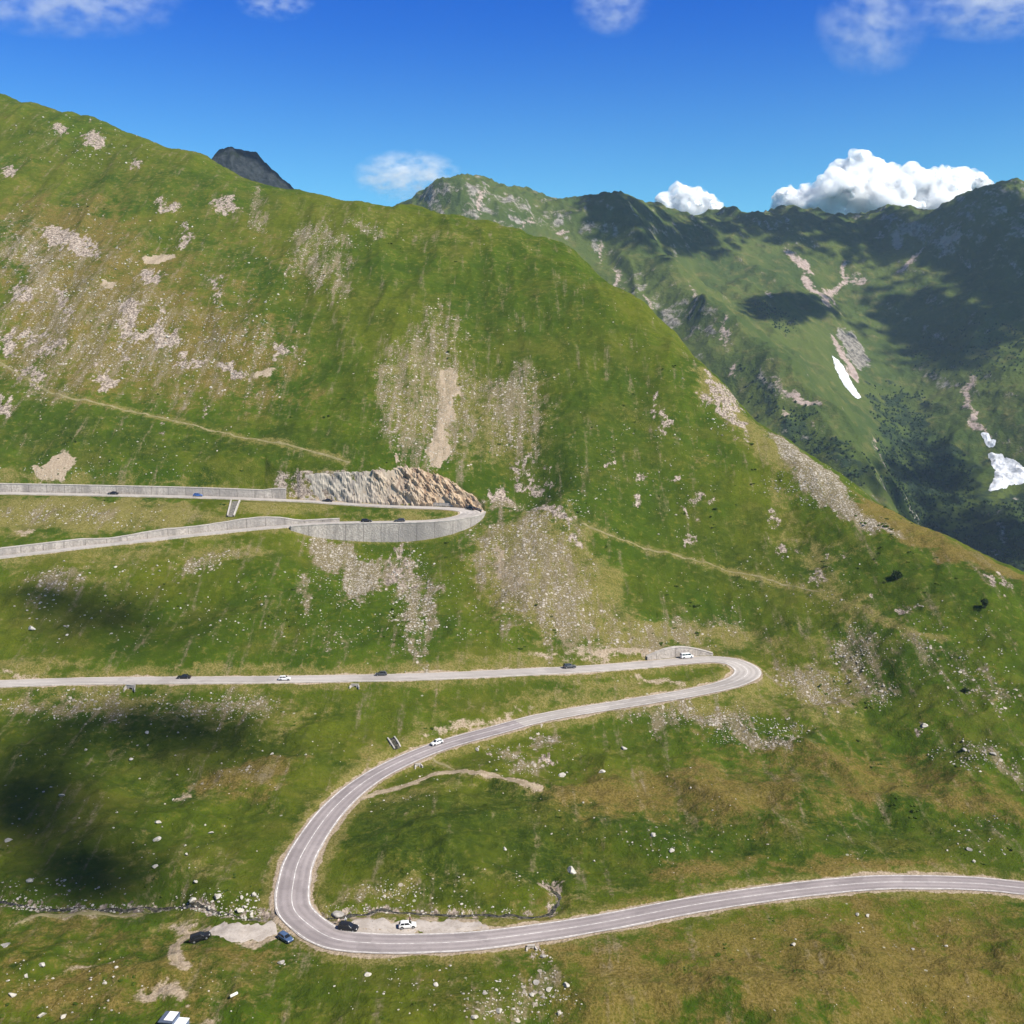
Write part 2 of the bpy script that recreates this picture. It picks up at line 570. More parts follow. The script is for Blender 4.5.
def terrain_mat():
    t = NT('alpine_meadow'); p = t.pos()
    a1 = t.n('ShaderNodeAttribute', attribute_name='cover_a'); a2 = t.n('ShaderNodeAttribute', attribute_name='cover_b')
    s1 = t.n('ShaderNodeSeparateColor'); t.l(a1.outputs['Color'], s1.inputs[0])
    s2 = t.n('ShaderNodeSeparateColor'); t.l(a2.outputs['Color'], s2.inputs[0])
    scree, dirt, dry = s1.outputs[0], s1.outputs[1], s1.outputs[2]
    lush, rock, brown = s2.outputs[0], s2.outputs[1], s2.outputs[2]
    big = t.noise(p, .012, 5, .6); mid = t.noise(p, .06, 5, .62); sm = t.noise(p, .4, 5, .7); tiny = t.noise(p, 1.6, 4, .75)
    streak = t.noise(t.pos(.30, .035, .035), 1.0, 5, .65)
    g1, g2, g3 = (.066, .104, .006), (.038, .071, .004), (.104, .118, .009)
    grass = t.mix(t.ramp(mid, .38, .62), g2, g1)
    grass = t.mix(t.math('MULTIPLY', t.ramp(big, .42, .62), .75), grass, g3)
    grass = t.mix(t.math('MULTIPLY', t.ramp(tiny, .42, .68), .6), grass, (.030, .044, .005))
    grass = t.mix(t.math('MULTIPLY', t.ramp(sm, .52, .70), .6), grass, (.165, .150, .024))
    lum = t.mix(t.ramp(sm, .38, .62), (.020, .040, .004), (.050, .074, .006))
    lum = t.mix(t.math('MULTIPLY', t.ramp(tiny, .5, .7), .5), lum, (.10, .12, .012))
    grass = t.mix(t.math('MULTIPLY', t.ramp(t.math('ADD', lush, t.math('MULTIPLY', t.math('SUBTRACT', mid, .5), 1.6)), .2, .9), .9), grass, lum)
    dm = t.ramp(t.math('ADD', dry, t.math('ADD', t.math('MULTIPLY', t.math('SUBTRACT', sm, .5), 1.3), t.math('MULTIPLY', t.math('SUBTRACT', mid, .5), 1.2))), .22, .8)
    grass = t.mix(t.math('MULTIPLY', dm, .88), grass, t.mix(t.ramp(tiny, .38, .62), (.125, .112, .024), (.240, .200, .072)))
    bm_ = t.ramp(t.math('ADD', brown, t.math('ADD', t.math('MULTIPLY', t.math('SUBTRACT', sm, .5), 1.3), t.math('MULTIPLY', t.math('SUBTRACT', mid, .5), 1.2))), .12, .72)
    grass = t.mix(t.math('MULTIPLY', bm_, .9), grass, t.mix(t.ramp(tiny, .35, .65), (.098, .072, .014), (.200, .146, .044)))
    olive = t.noise(t.pos(.035, .06, .05, -.25), 1.0, 6, .68)
    grass = t.mix(t.math('MULTIPLY', t.ramp(olive, .50, .66), .36), grass, t.mix(t.ramp(tiny, .35, .65), (.095, .092, .012), (.165, .148, .030)))
    grass = t.mix(t.math('MULTIPLY', t.ramp(t.noise(t.pos(.07, .13, .1, .3), 1.0, 5, .7), .50, .66), .32), grass, (.030, .052, .005))
    # bare earth
    earth = t.mix(t.ramp(tiny, .35, .65), (.27, .205, .135), (.43, .345, .255))
    em = t.ramp(t.math('ADD', dirt, t.math('ADD', t.math('MULTIPLY', t.math('SUBTRACT', sm, .5), 1.2), t.math('MULTIPLY', t.math('SUBTRACT', mid, .5), .8))), .34, .66)
    col = t.mix(em, grass, earth)
    # scree: thin pale soil and broken stones with grass showing through
    soilm = t.ramp(t.math('ADD', scree, t.math('ADD', t.math('MULTIPLY', t.math('SUBTRACT', sm, .5), 1.2), t.math('MULTIPLY', t.math('SUBTRACT', streak, .5), 2.6))), .12, .80)
    col = t.mix(t.math('MULTIPLY', soilm, .88), col, t.mix(t.ramp(tiny, .35, .65), (.130, .102, .052), (.245, .20, .125)))

    def chips(scale, cover, col):
        v = t.n('ShaderNodeTexVoronoi'); t.l(p, v.inputs['Vector']); v.inputs['Scale'].default_value = scale
        sp = t.n('ShaderNodeSeparateColor'); t.l(v.outputs['Color'], sp.inputs[0])
        on = t.math('GREATER_THAN', t.math('MULTIPLY', cover, t.math('ADD', t.ramp(mid, .34, .64, .35, 1.1), t.math('MULTIPLY', t.math('SUBTRACT', sm, .5), 1.6))), sp.outputs[0])
        on = t.math('MULTIPLY', on, t.ramp(v.outputs['Distance'], .62, .40))
        stc = t.mix(sp.outputs[1], (.22, .185, .14), (.50, .445, .37))
        return t.mix(on, col, stc), on
    scov = t.math('MULTIPLY', t.math('POWER', scree, 1.6), t.ramp(streak, .36, .60, .45, 1.1))
    col, on1 = chips(.85, t.math('MULTIPLY', scov, .62), col)
    col, on2 = chips(2.0, t.math('MULTIPLY', scov, .72), col)
    # outcrops
    rn = t.noise(t.pos(1, .45, 1.0, .35), .30, 6, .75)
    rk = t.mix(t.ramp(t.noise(t.pos(1, .5, 1.4, .5), .9, 6, .7), .38, .62), (.11, .085, .065), (.47, .385, .315))
    rkm = t.ramp(t.math('ADD', t.math('MULTIPLY', rock, .80), t.math('MULTIPLY', t.math('SUBTRACT', rn, .5), 2.5)), .42, .56)
    rkm = t.math('MULTIPLY', rkm, t.ramp(rock, .03, .2))
    col = t.mix(rkm, col, rk)
    # single pale stones too small to stand out
    vs = t.n('ShaderNodeTexVoronoi'); t.l(p, vs.inputs['Vector']); vs.inputs['Scale'].default_value = .30
    vsp = t.n('ShaderNodeSeparateColor'); t.l(vs.outputs['Color'], vsp.inputs[0])
    peb = t.math('MULTIPLY', t.math('GREATER_THAN', t.ramp(t.math('ADD', big, t.math('MULTIPLY', t.math('SUBTRACT', mid, .5), 1.2)), .48, .85, .0, .16), vsp.outputs[0]), t.ramp(vs.outputs['Distance'], .16, .09))
    col = t.mix(t.math('MULTIPLY', peb, .7), col, (.40, .38, .30))
    bump = t.math('ADD', t.math('MULTIPLY', sm, 1.0), t.math('MULTIPLY', tiny, .7))
    bump = t.math('ADD', bump, t.math('MULTIPLY', t.math('ADD', on1, on2), .35))
    return t.finish(col, .95, bump=bump, bstr=.9, bdist=.6, spec=.06)


M_TERR = terrain_mat()


def far_mat(name, g1, g2, dry, rk1, rk2, pine=True):
    t = NT(name); p = t.pos()
    a1 = t.n('ShaderNodeAttribute', attribute_name='cover_a')
    s1 = t.n('ShaderNodeSeparateColor'); t.l(a1.outputs['Color'], s1.inputs[0])
    rock, scree, wood = s1.outputs[0], s1.outputs[1], s1.outputs[2]
    n1 = t.noise(p, .006, 6, .62); n2 = t.noise(p, .03, 6, .68); n3 = t.noise(p, .12, 5, .7)
    col = t.mix(t.ramp(n1, .38, .62), g1, g2)
    col = t.mix(t.math('MULTIPLY', t.ramp(n2, .48, .7), .8), col, dry)
    wm = t.ramp(t.math('ADD', wood, t.math('MULTIPLY', t.math('SUBTRACT', n2, .5), 1.8)), .45, .7)
    col = t.mix(wm, col, t.mix(t.ramp(n3, .35, .65), (.014, .026, .014), (.026, .042, .018)))
    rk = t.mix(t.ramp(n3, .35, .65), rk1, rk2)
    rm = t.ramp(t.math('ADD', rock, t.math('MULTIPLY', t.math('SUBTRACT', n2, .5), 1.9)), .42, .72)
    col = t.mix(rm, col, rk)
    sm_ = t.ramp(t.math('ADD', scree, t.math('MULTIPLY', t.math('SUBTRACT', n3, .5), 1.2)), .38, .66)
    col = t.mix(sm_, col, t.mix(t.ramp(n3, .3, .7), (.24, .175, .145), (.40, .32, .28)))
    bump = t.math('ADD', n2, t.math('MULTIPLY', n3, .5))
    return t.finish(col, .95, bump=bump, bstr=.8, bdist=6.0, spec=.05)


# ------------------------------------------------------------------ the near hill
az = np.arange(-.575, .5751, .00145)
g = .00145; ext = []; a = .575
while a < 2.6:
    g *= 1.16; a += g; ext.append(a)
az = np.concatenate([-np.array(ext)[::-1], az, ext])
yy = [16.0]
while yy[-1] < 1650:
    y = yy[-1]
    yy.append(y + (y / 22 if y < 160 else y / 680 if y < 980 else y / 60))
yy = np.array(yy)
X = az[None, :] * yy[:, None]; Y = np.repeat(yy[:, None], len(az), 1)
Zg, Z0, FADE = ground(X, Y, True)

# ---- ground cover, surveyed as outlines on the hill side
def ell_poly(u, v, ru, rv, rot=0, n=14):
    t = np.linspace(0, 2 * np.pi, n, endpoint=False)
    c, s = math.cos(R(rot)), math.sin(R(rot))
    a, b = ru * np.cos(t), rv * np.sin(t)
    return np.stack([u + a * c - b * s, v + a * s + b * c], 1)


fx, fy = X.ravel(), Y.ravel()
COVER = {k: np.zeros(len(fx), np.float32) for k in ('scree', 'dirt', 'dry', 'lush', 'rock', 'brown')}
WARPX = fbm(fx, fy, 13, 5, 101, .62); WARPY = fbm(fx, fy, 13, 5, 131, .62)
FING = fbm(fx, fy * .12, 5.5, 4, 151, .6)


def in_poly(x, y, poly):
    """signed distance, positive inside"""
    inside = np.zeros(len(x), bool); d = np.full(len(x), 1e9)
    n = len(poly)
    for i in range(n):
        a, b = poly[i], poly[(i + 1) % n]
        e = b - a
        t = np.clip(((x - a[0]) * e[0] + (y - a[1]) * e[1]) / ((e ** 2).sum() + 1e-9), 0, 1)
        d = np.minimum(d, np.hypot(x - a[0] - t * e[0], y - a[1] - t * e[1]))
        c = ((a[1] > y) != (b[1] > y)) & (x < (b[0] - a[0]) * (y - a[1]) / (b[1] - a[1] + 1e-12) + a[0])
        inside ^= c
    return np.where(inside, d, -d)


def cover(kind, px, strength=1.0, soft=4.0, warp=3.0):
    px = np.asarray(px, float)
    xy, ok = sight(px[:, 0], px[:, 1])
    xy = xy[ok]
    if len(xy) < 3:
        return
    pad = soft + warp * 2
    soft, warp = soft * 1.5, warp * 1.9
    pad = soft + warp * 2
    m = np.nonzero((fx > xy[:, 0].min() - pad) & (fx < xy[:, 0].max() + pad) & (fy > xy[:, 1].min() - pad) & (fy < xy[:, 1].max() + pad))[0]
    if not len(m):
        return
    d = in_poly(fx[m] + WARPX[m] * warp, fy[m] + WARPY[m] * warp + (FING[m] * warp * 1.6 if kind in ('scree', 'rock') else 0), xy)
    val = strength * smooth(-soft, soft, d)
    COVER[kind][m] = np.maximum(COVER[kind][m], val)


def E(kind, u, v, ru, rv, s=1.0, rot=0, soft=None, warp=None):
    px_m = 1.0
    cover(kind, ell_poly(u, v, ru, rv, rot), s, soft if soft is not None else max(2.0, min(ru, rv) * .35), warp if warp is not None else max(1.5, min(ru, rv) * .2))


# scree and bare ground on the upper slope
cover('dirt', [(440, 372), (456, 372), (459, 395), (450, 430), (449, 462), (444, 474), (428, 466), (425, 458), (434, 432), (438, 395)], 1.0, 1.2, 1.5)
cover('scree', [(372, 372), (390, 342), (404, 350), (418, 322), (440, 306), (452, 312), (458, 340), (472, 365), (482, 392), (476, 440), (462, 474), (440, 470), (410, 462), (388, 446), (374, 405)], .44, 6, 4)
cover('scree', [(488, 388), (508, 370), (535, 368), (545, 395), (548, 420), (538, 448), (508, 454), (492, 432), (480, 405)], .50, 5, 4)
cover('dry', [(372, 372), (404, 350), (440, 306), (472, 365), (550, 380), (550, 440), (500, 470), (440, 470), (374, 420)], .55, 10, 4)
cover('scree', [(290, 240), (308, 222), (330, 225), (342, 245), (332, 268), (322, 290), (310, 285), (302, 268), (292, 292)], .48, 4, 3)
cover('scree', [(333, 248), (345, 252), (351, 290), (340, 306), (332, 290)], .52, 4, 3)
cover('brown', [(0, 190), (110, 200), (220, 290), (290, 340), (300, 400), (200, 400), (60, 395), (0, 360)], .58, 16, 8); cover('scree', [(0, 215), (60, 235), (170, 300), (290, 350), (280, 390), (190, 380), (60, 395), (0, 380)], .36, 14, 8); E('rock', 500, 494, 17, 7, .95, 25); E('scree', 505, 503, 22, 6, .7, 10)
E('scree', 258, 212, 8, 25, .5); E('scree', 365, 228, 22, 6, .45, 25); E('scree', 258, 205, 5, 16, .5)
for u, v, ru, rv, s, rot in [(67, 240, 30, 12, .85, 25), (155, 259, 15, 5, 1, -10), (152, 277, 14, 8, .8, 0), (130, 318, 16, 18, .8, 0), (160, 336, 26, 9, .85, 10), (104, 380, 13, 12, .8, 0),
                             (233, 370, 17, 9, .85, 15), (190, 360, 20, 8, .7, 20), (42, 343, 26, 9, .7, 15), (107, 284, 6, 6, .95, 0), (266, 371, 14, 5, .95, -25), (284, 348, 10, 8, .8, 0),
                             (214, 286, 5, 13, .75, -15), (166, 206, 13, 8, .7, 0), (226, 206, 16, 7, .7, 15), (20, 296, 14, 9, .75, 0), (64, 302, 7, 20, .7, -12), (8, 346, 10, 14, .85, 0), (32, 376, 16, 8, .7, 20),
                             (4, 403, 14, 8, .85, 20), (95, 140, 12, 9, .75, 30), (60, 130, 10, 6, .7, 0), (135, 165, 8, 6, .7, 0), (8, 172, 10, 5, .8, 10), (90, 245, 8, 16, .6, -30), (185, 235, 8, 12, .6, 0),
                             (126, 345, 5, 22, .75, 0), (160, 310, 4, 14, .7, 0), (40, 100, 14, 3, .9, 5), (70, 104, 12, 3, .8, 10), (130, 122, 10, 3, .7, 15), (190, 145, 8, 3, .6, 25), (246, 322, 3, 26, .6, 0), (207, 405, 3, 20, .6, 0), (163, 415, 3, 22, .5, 0)]:
    E('rock' if s < .93 else 'dirt', u, v, ru, rv, s * 1.12 if s < .93 else 1.0, rot, 2.0, 1.8)
cover('scree', [(0, 225), (30, 230), (62, 262), (60, 290), (80, 325), (60, 330), (38, 290), (8, 262)], .58, 6, 4)
cover('dry', [(0, 215), (90, 235), (160, 300), (260, 330), (280, 380), (230, 400), (150, 380), (60, 400), (0, 370)], .36, 18, 8)
cover('brown', [(0, 150), (160, 150), (260, 210), (330, 240), (330, 330), (200, 300), (80, 260), (0, 240)], .22, 20, 8)
cover('dry', [(310, 195), (420, 215), (540, 240), (560, 256), (470, 262), (380, 240)], .3, 12, 6)
E('dirt', 62, 466, 14, 12, .95, -20, 1.2, 1.5); E('dirt', 42, 470, 10, 8, .9, 0, 1.5, 2)
for q in [(20, 478, 36, 9), (110, 483, 55, 6), (205, 488, 60, 5), (275, 487, 20, 7)]:
    E('dry', *q, .75)
E('dry', 70, 515, 125, 19, 1.0); E('dry', 160, 517, 70, 15, .9); E('dry', 275, 508, 60, 7, .7); E('dry', 390, 514, 80, 5, .6); E('scree', 60, 514, 60, 8, .36); E('dirt', 25, 531, 9, 3, .8)
# under the upper road
E('dry', 90, 557, 120, 12, .6); E('dry', 210, 552, 70, 12, .65); E('dry', 80, 580, 60, 14, .5); E('scree', 55, 578, 26, 8, .55); E('scree', 205, 562, 32, 9, .55, -15)
cover('scree', [(308, 540), (342, 538), (380, 562), (381, 588), (356, 606), (346, 582), (320, 566)], .95, 2, 2)
cover('scree', [(383, 560), (400, 552), (420, 575), (436, 600), (426, 640), (410, 662), (402, 640), (398, 605)], .72, 3, 3)
E('rock', 402, 572, 16, 20, .78, -20); E('rock', 395, 556, 6, 12, .8, -20)
E('scree', 306, 592, 5, 24, .7, -8); E('scree', 330, 640, 10, 16, .45)
cover('scree', [(470, 545), (490, 520), (540, 516), (566, 545), (590, 580), (612, 622), (580, 650), (540, 640), (505, 612), (486, 580)], .62, 7, 4)
cover('dry', [(460, 545), (490, 515), (560, 512), (600, 560), (640, 625), (600, 650), (530, 645), (480, 600)], .8, 8, 4)
cover('dirt', [(490, 548), (500, 552), (520, 585), (514, 592), (500, 575)], .9, 1.5, 2)
E('rock', 520, 470, 12, 10, .75, 20); E('rock', 538, 482, 10, 8, .8); E('rock', 555, 512, 26, 6, .85, 8); E('rock', 575, 535, 6, 14, .75, -25)
cover('dry', [(560, 500), (590, 520), (620, 580), (650, 625), (630, 630), (590, 570), (560, 530)], .7, 4, 3)
# mid hill
for q in [(655, 410, 5, 10), (665, 425, 5, 12), (690, 515, 6, 8), (640, 480, 10, 6), (700, 495, 14, 5), (690, 540, 12, 6), (612, 462, 8, 5), (678, 480, 8, 4), (640, 497, 6, 8), (786, 555, 7, 9), (820, 578, 14, 8), (770, 520, 6, 10), (830, 555, 8, 5)]:
    E('rock', *q, .78)
cover('rock', [(700, 385), (715, 378), (735, 398), (750, 425), (745, 440), (722, 420), (706, 405)], .78, 2, 3)
cover('dry', [(690, 365), (720, 380), (760, 425), (790, 470), (770, 470), (735, 430), (700, 395)], .75, 4, 3)
cover('dry', [(760, 470), (780, 475), (800, 520), (830, 560), (850, 600), (860, 640), (835, 640), (830, 595), (800, 560), (775, 510)], .7, 5, 4)
cover('scree', [(768, 434), (788, 441), (815, 462), (838, 476), (846, 492), (866, 516), (890, 526), (906, 535), (885, 533), (850, 519), (815, 497), (786, 466)], 1.0, 1.5, 1.2)
cover('brown', [(850, 488), (900, 515), (960, 545), (1040, 580), (1040, 592), (960, 566), (900, 540), (860, 512)], .75, 4, 3)
E('rock', 1000, 582, 22, 8, .6, 25); E('rock', 905, 610, 14, 6, .55); E('rock', 870, 600, 8, 4, .6)
# verges of the middle road
E('dry', 40, 666, 62, 8, .8); E('dirt', 25, 671, 30, 4, .6); E('dry', 230, 669, 90, 5, .85); E('dry', 400, 668, 60, 5, .5); E('dry', 520, 660, 80, 8, .7); E('dirt', 620, 651, 60, 7, .72); E('dry', 660, 636, 100, 14, .95); E('scree', 640, 640, 70, 10, .5)
E('dirt', 575, 658, 50, 4, .7); E('dry', 790, 648, 50, 10, .5); E('scree', 700, 626, 40, 8, .4)
E('dry', 70, 702, 95, 16, .75); E('scree', 70, 706, 60, 12, .45); E('dry', 235, 712, 80, 18, .45); E('scree', 230, 705, 50, 10, .45); E('dry', 280, 728, 20, 12, .5)
E('dry', 560, 697, 90, 10, .8, -8); E('dirt', 480, 722, 60, 6, .75, -14); E('dry', 400, 742, 50, 12, .6, -28); E('dry', 620, 684, 90, 6, .55); E('dirt', 660, 682, 30, 4, .6)
E('dry', 700, 705, 80, 14, .7); E('scree', 680, 713, 60, 10, .6); cover('scree', [(690, 712), (722, 714), (770, 736), (808, 738), (800, 748), (750, 746), (720, 730)], .85, 2, 2)
E('scree', 812, 686, 32, 16, .72, 25); E('dry', 812, 686, 60, 26, .8); E('scree', 853, 655, 16, 26, .7, -20); E('scree', 878, 685, 14, 16, .6, -40); E('dry', 830, 720, 50, 16, .6, 25)
E('scree', 945, 655, 50, 12, .42, 20); E('scree', 990, 690, 40, 12, .4, 25); E('rock', 926, 727, 8, 5, .75); E('rock', 980, 750, 30, 8, .55, 20); E('scree', 1000, 762, 40, 8, .5, 25)
E('rock', 490, 752, 10, 6, .6); E('scree', 508, 754, 12, 7, .95); E('scree', 526, 769, 16, 6, .9, -12); E('scree', 545, 740, 14, 8, .7); E('rock', 553, 763, 10, 3, .8); E('dry', 530, 748, 60, 12, .4)
# meadow and valley floor
E('brown', 700, 795, 170, 24, .62); E('brown', 860, 770, 150, 22, .5, 10); E('brown', 250, 776, 42, 16, 1.0, -8); E('scree', 250, 776, 38, 13, .3, -8); E('dirt', 180, 798, 12, 4, .6, -10); E('dry', 220, 800, 30, 8, .4)
E('dry', 190, 868, 60, 10, .55); E('dry', 140, 855, 40, 14, .4)
E('brown', 960, 800, 90, 12, .6, 10); E('brown', 860, 790, 60, 10, .5); E('brown', 720, 780, 80, 9, .4); E('dry', 700, 770, 70, 5, .4); E('brown', 620, 790, 60, 10, .4); E('brown', 780, 820, 60, 14, .35)
E('dry', 500, 790, 60, 14, .35); E('dry', 420, 792, 60, 8, .6, -10); E('dry', 490, 880, 40, 10, .45); E('dry', 380, 890, 45, 10, .75, -8); E('scree', 385, 892, 36, 8, .42)
E('dirt', 553, 885, 10, 6, .7); E('dry', 720, 868, 60, 6, .5); E('brown', 700, 870, 70, 9, .6, -8); E('brown', 860, 866, 90, 6, .7); E('dry', 640, 884, 80, 5, .5, -10)
E('dry', 450, 914, 110, 7, .75); E('dry', 560, 920, 40, 6, .6)
E('dry', 330, 959, 80, 6, .55); E('dry', 480, 957, 110, 7, .6); E('brown', 720, 935, 300, 22, .4, -4); E('brown', 850, 985, 260, 56, 1.0); E('brown', 640, 1000, 90, 30, .85); E('brown', 960, 930, 120, 30, .5); E('dry', 780, 990, 90, 16, .4); E('dry', 620, 985, 50, 12, .5)
E('scree', 538, 985, 18, 8, .75); E('scree', 520, 1000, 30, 10, .6, -20); E('scree', 500, 1012, 25, 8, .6); E('rock', 558, 1012, 8, 10, .6); E('rock', 545, 955, 10, 5, .7)
E('dirt', 160, 996, 22, 8, .95, 5); E('dry', 250, 978, 50, 14, .6); E('brown', 120, 985, 130, 30, .6); E('brown', 60, 930, 80, 18, .5); E('brown', 230, 955, 70, 12, .55); E('dirt', 215, 1018, 12, 4, .8)
E('dirt', 240, 931, 52, 10, .85, 0, 2.5, 2.5); E('dirt', 410, 926, 84, 8, .85, 0, 2.0, 2.0); E('dirt', 190, 930, 16, 6, .6); E('dry', 210, 925, 50, 8, .7); E('dirt', 72, 967, 45, 4, .5, -8); E('dry', 130, 945, 35, 4, .4, -25); E('dry', 60, 1000, 50, 12, .4)
for q in [(480, 830, 170, 55, .8), (640, 835, 150, 30, .7), (470, 860, 160, 45, .8), (830, 838, 150, 30, .75), (180, 760, 190, 60, .6), (180, 850, 150, 50, .5), (350, 985, 230, 45, .55), (100, 960, 150, 50, .5), (600, 735, 130, 20, .5), (780, 580, 150, 60, .45), (560, 420, 110, 110, .45), (200, 620, 260, 40, .5), (590, 842, 90, 20, .8), (470, 870, 60, 18, .6), (700, 820, 70, 14, .6), (860, 840, 90, 18, .75), (980, 835, 50, 14, .6), (640, 872, 40, 8, .8), (400, 820, 60, 20, .5), (300, 720, 60, 12, .5),
          (590, 760, 90, 10, .6), (430, 640, 40, 25, .5), (600, 440, 90, 60, .55), (240, 450, 160, 22, .75), (80, 440, 90, 25, .75), (40, 410, 30, 12, .8), (500, 320, 120, 60, .4), (740, 560, 80, 50, .6), (680, 510, 60, 40, .6),
          (560, 470, 30, 20, .85), (660, 500, 50, 22, .7), (900, 600, 90, 30, .5), (860, 700, 30, 16, .6), (600, 1010, 40, 8, .3), (180, 1000, 80, 16, .35), (450, 985, 70, 15, .5), (230, 850, 60, 20, .45), (60, 760, 120, 60, .5), (180, 620, 160, 30, .5), (480, 700, 60, 12, .5), (330, 300, 90, 50, .4)]:
    E('lush', *q[:4], q[4], 0, 10, 8)
# paths leave trodden, paler grass
PATHS_PX = {'upper': [(-60, 330), (0, 362), (20, 376), (45, 390), (75, 400), (140, 413), (200, 427), (260, 440), (300, 448), (352, 463)],
            'middle': [(576, 522), (610, 535), (650, 550), (720, 568), (780, 584), (826, 594)],
            'right': [(826, 594), (870, 612), (910, 632), (950, 640)],
            'track': [(352, 800), (372, 795), (392, 789.5), (410, 784), (428, 777), (444, 772.5), (458, 771), (474, 772.5), (492, 775), (510, 779), (528, 784), (546, 790)],
            'branch': [(428, 756), (436, 761), (446, 766), (457, 770)],
            'stream_side': [(14, 926), (30, 918), (44, 915), (70, 914.5), (100, 914), (126, 913.5), (146, 914)],
            'loop': [(208, 931), (194, 934), (181, 940), (174, 949), (174, 958), (182, 966), (196, 971)]}
PATHS = {k: sight_line(v, 1.0) for k, v in PATHS_PX.items()}
for k, line in PATHS.items():
    m = np.nonzero((fx > line[:, 0].min() - 9) & (fx < line[:, 0].max() + 9) & (fy > line[:, 1].min() - 9) & (fy < line[:, 1].max() + 9))[0]
    d = poly_dist(fx[m] + WARPX[m] * .8, fy[m] + WARPY[m] * .8, line[::3])
    COVER['dry'][m] = np.maximum(COVER['dry'][m], .6 * (1 - smooth(1, 4, d)))
    if k in ('loop', 'track', 'stream_side'):
        COVER['dirt'][m] = np.maximum(COVER['dirt'][m], (.8 if k != 'stream_side' else .5) * (1 - smooth(.3, 2.6, d)))
# road sides: gravel shoulders then worn grass
for rd, i in zip(ROADS, near_roads(fx, fy, 14)):
    m = np.nonzero(i >= 0)[0]
    k = i[m]
    r = np.hypot(fx[m] - rd.p[k, 0], fy[m] - rd.p[k, 1]) - rd.hw[k]
    wv = WARPX[m] * 1.2
    COVER['dirt'][m] = np.maximum(COVER['dirt'][m], .95 * (1 - smooth(.2, 1.8, r + wv * .5)))
    COVER['dry'][m] = np.maximum(COVER['dry'][m], .7 * (1 - smooth(1.0, 6.5, r + wv)))
for line in STREAMS:
    m = np.nonzero((fx > line[:, 0].min() - 9) & (fx < line[:, 0].max() + 9) & (fy > line[:, 1].min() - 9) & (fy < line[:, 1].max() + 9))[0]
    d = poly_dist(fx[m] + WARPX[m], fy[m] + WARPY[m], line)
    COVER['rock'][m] = np.maximum(COVER['rock'][m], .55 * (1 - smooth(1.0, 3.4, d)))
# steep cut banks are bare
sl = np.hypot(np.gradient(Zg, axis=0) / np.gradient(Y, axis=0), np.gradient(Zg, axis=1) / np.gradient(X, axis=1)).ravel()
COVER['rock'] = np.maximum(COVER['rock'], (.7 * smooth(1.8, 2.6, sl)).astype(np.float32))

verts = np.stack([fx, fy, Zg.ravel()], 1)
me = mesh_np('hillside', verts, grid_faces(len(yy), len(az)), [M_TERR])


def color_attr(me, name, r, g, b):
    ca = me.color_attributes.new(name, 'FLOAT_COLOR', 'POINT')
    arr = np.stack([r, g, b, np.ones_like(r)], 1).astype(np.float32)
    ca.data.foreach_set('color', arr.ravel())


color_attr(me, 'cover_a', COVER['scree'], COVER['dirt'], COVER['dry'])
color_attr(me, 'cover_b', COVER['lush'], COVER['rock'], COVER['brown'])
link('hillside', me, kind='structure')


# ------------------------------------------------------------------ far mountains
def far_field(name, pts, azr, yr, naz, ny, mat, amp, masks, seed, lam=1e-4):
    T = TPS(pts, lam, 800.0)
    a = np.linspace(*azr, naz); y = np.linspace(*yr, ny)
    X = a[None, :] * y[:, None]; Y = np.repeat(y[:, None], naz, 1)
    return T, X, Y


def fz(x, y):
    z = FT(x, y)
    low = smooth(-420, -150, z)
    # ribs and gullies that run down the fall line
    wx = x + fbm(x, y, 260, 3, 301) * 60
    rib = ridged(wx * .9 + y * .25, y * .38, 230, 5, 310, .42) - .9
    det = ridged(x, y, 85, 5, 350) - .95
    return z + (rib * 29 + det * 5) * (.35 + .65 * low) + fbm(x, y, 30, 4, 390) * 2.6 + (ridged(x, y * .6, 60, 4, 395) - .9) * 9 * smooth(240, 420, z) - 26 + 8 * smooth(250, 500, x)


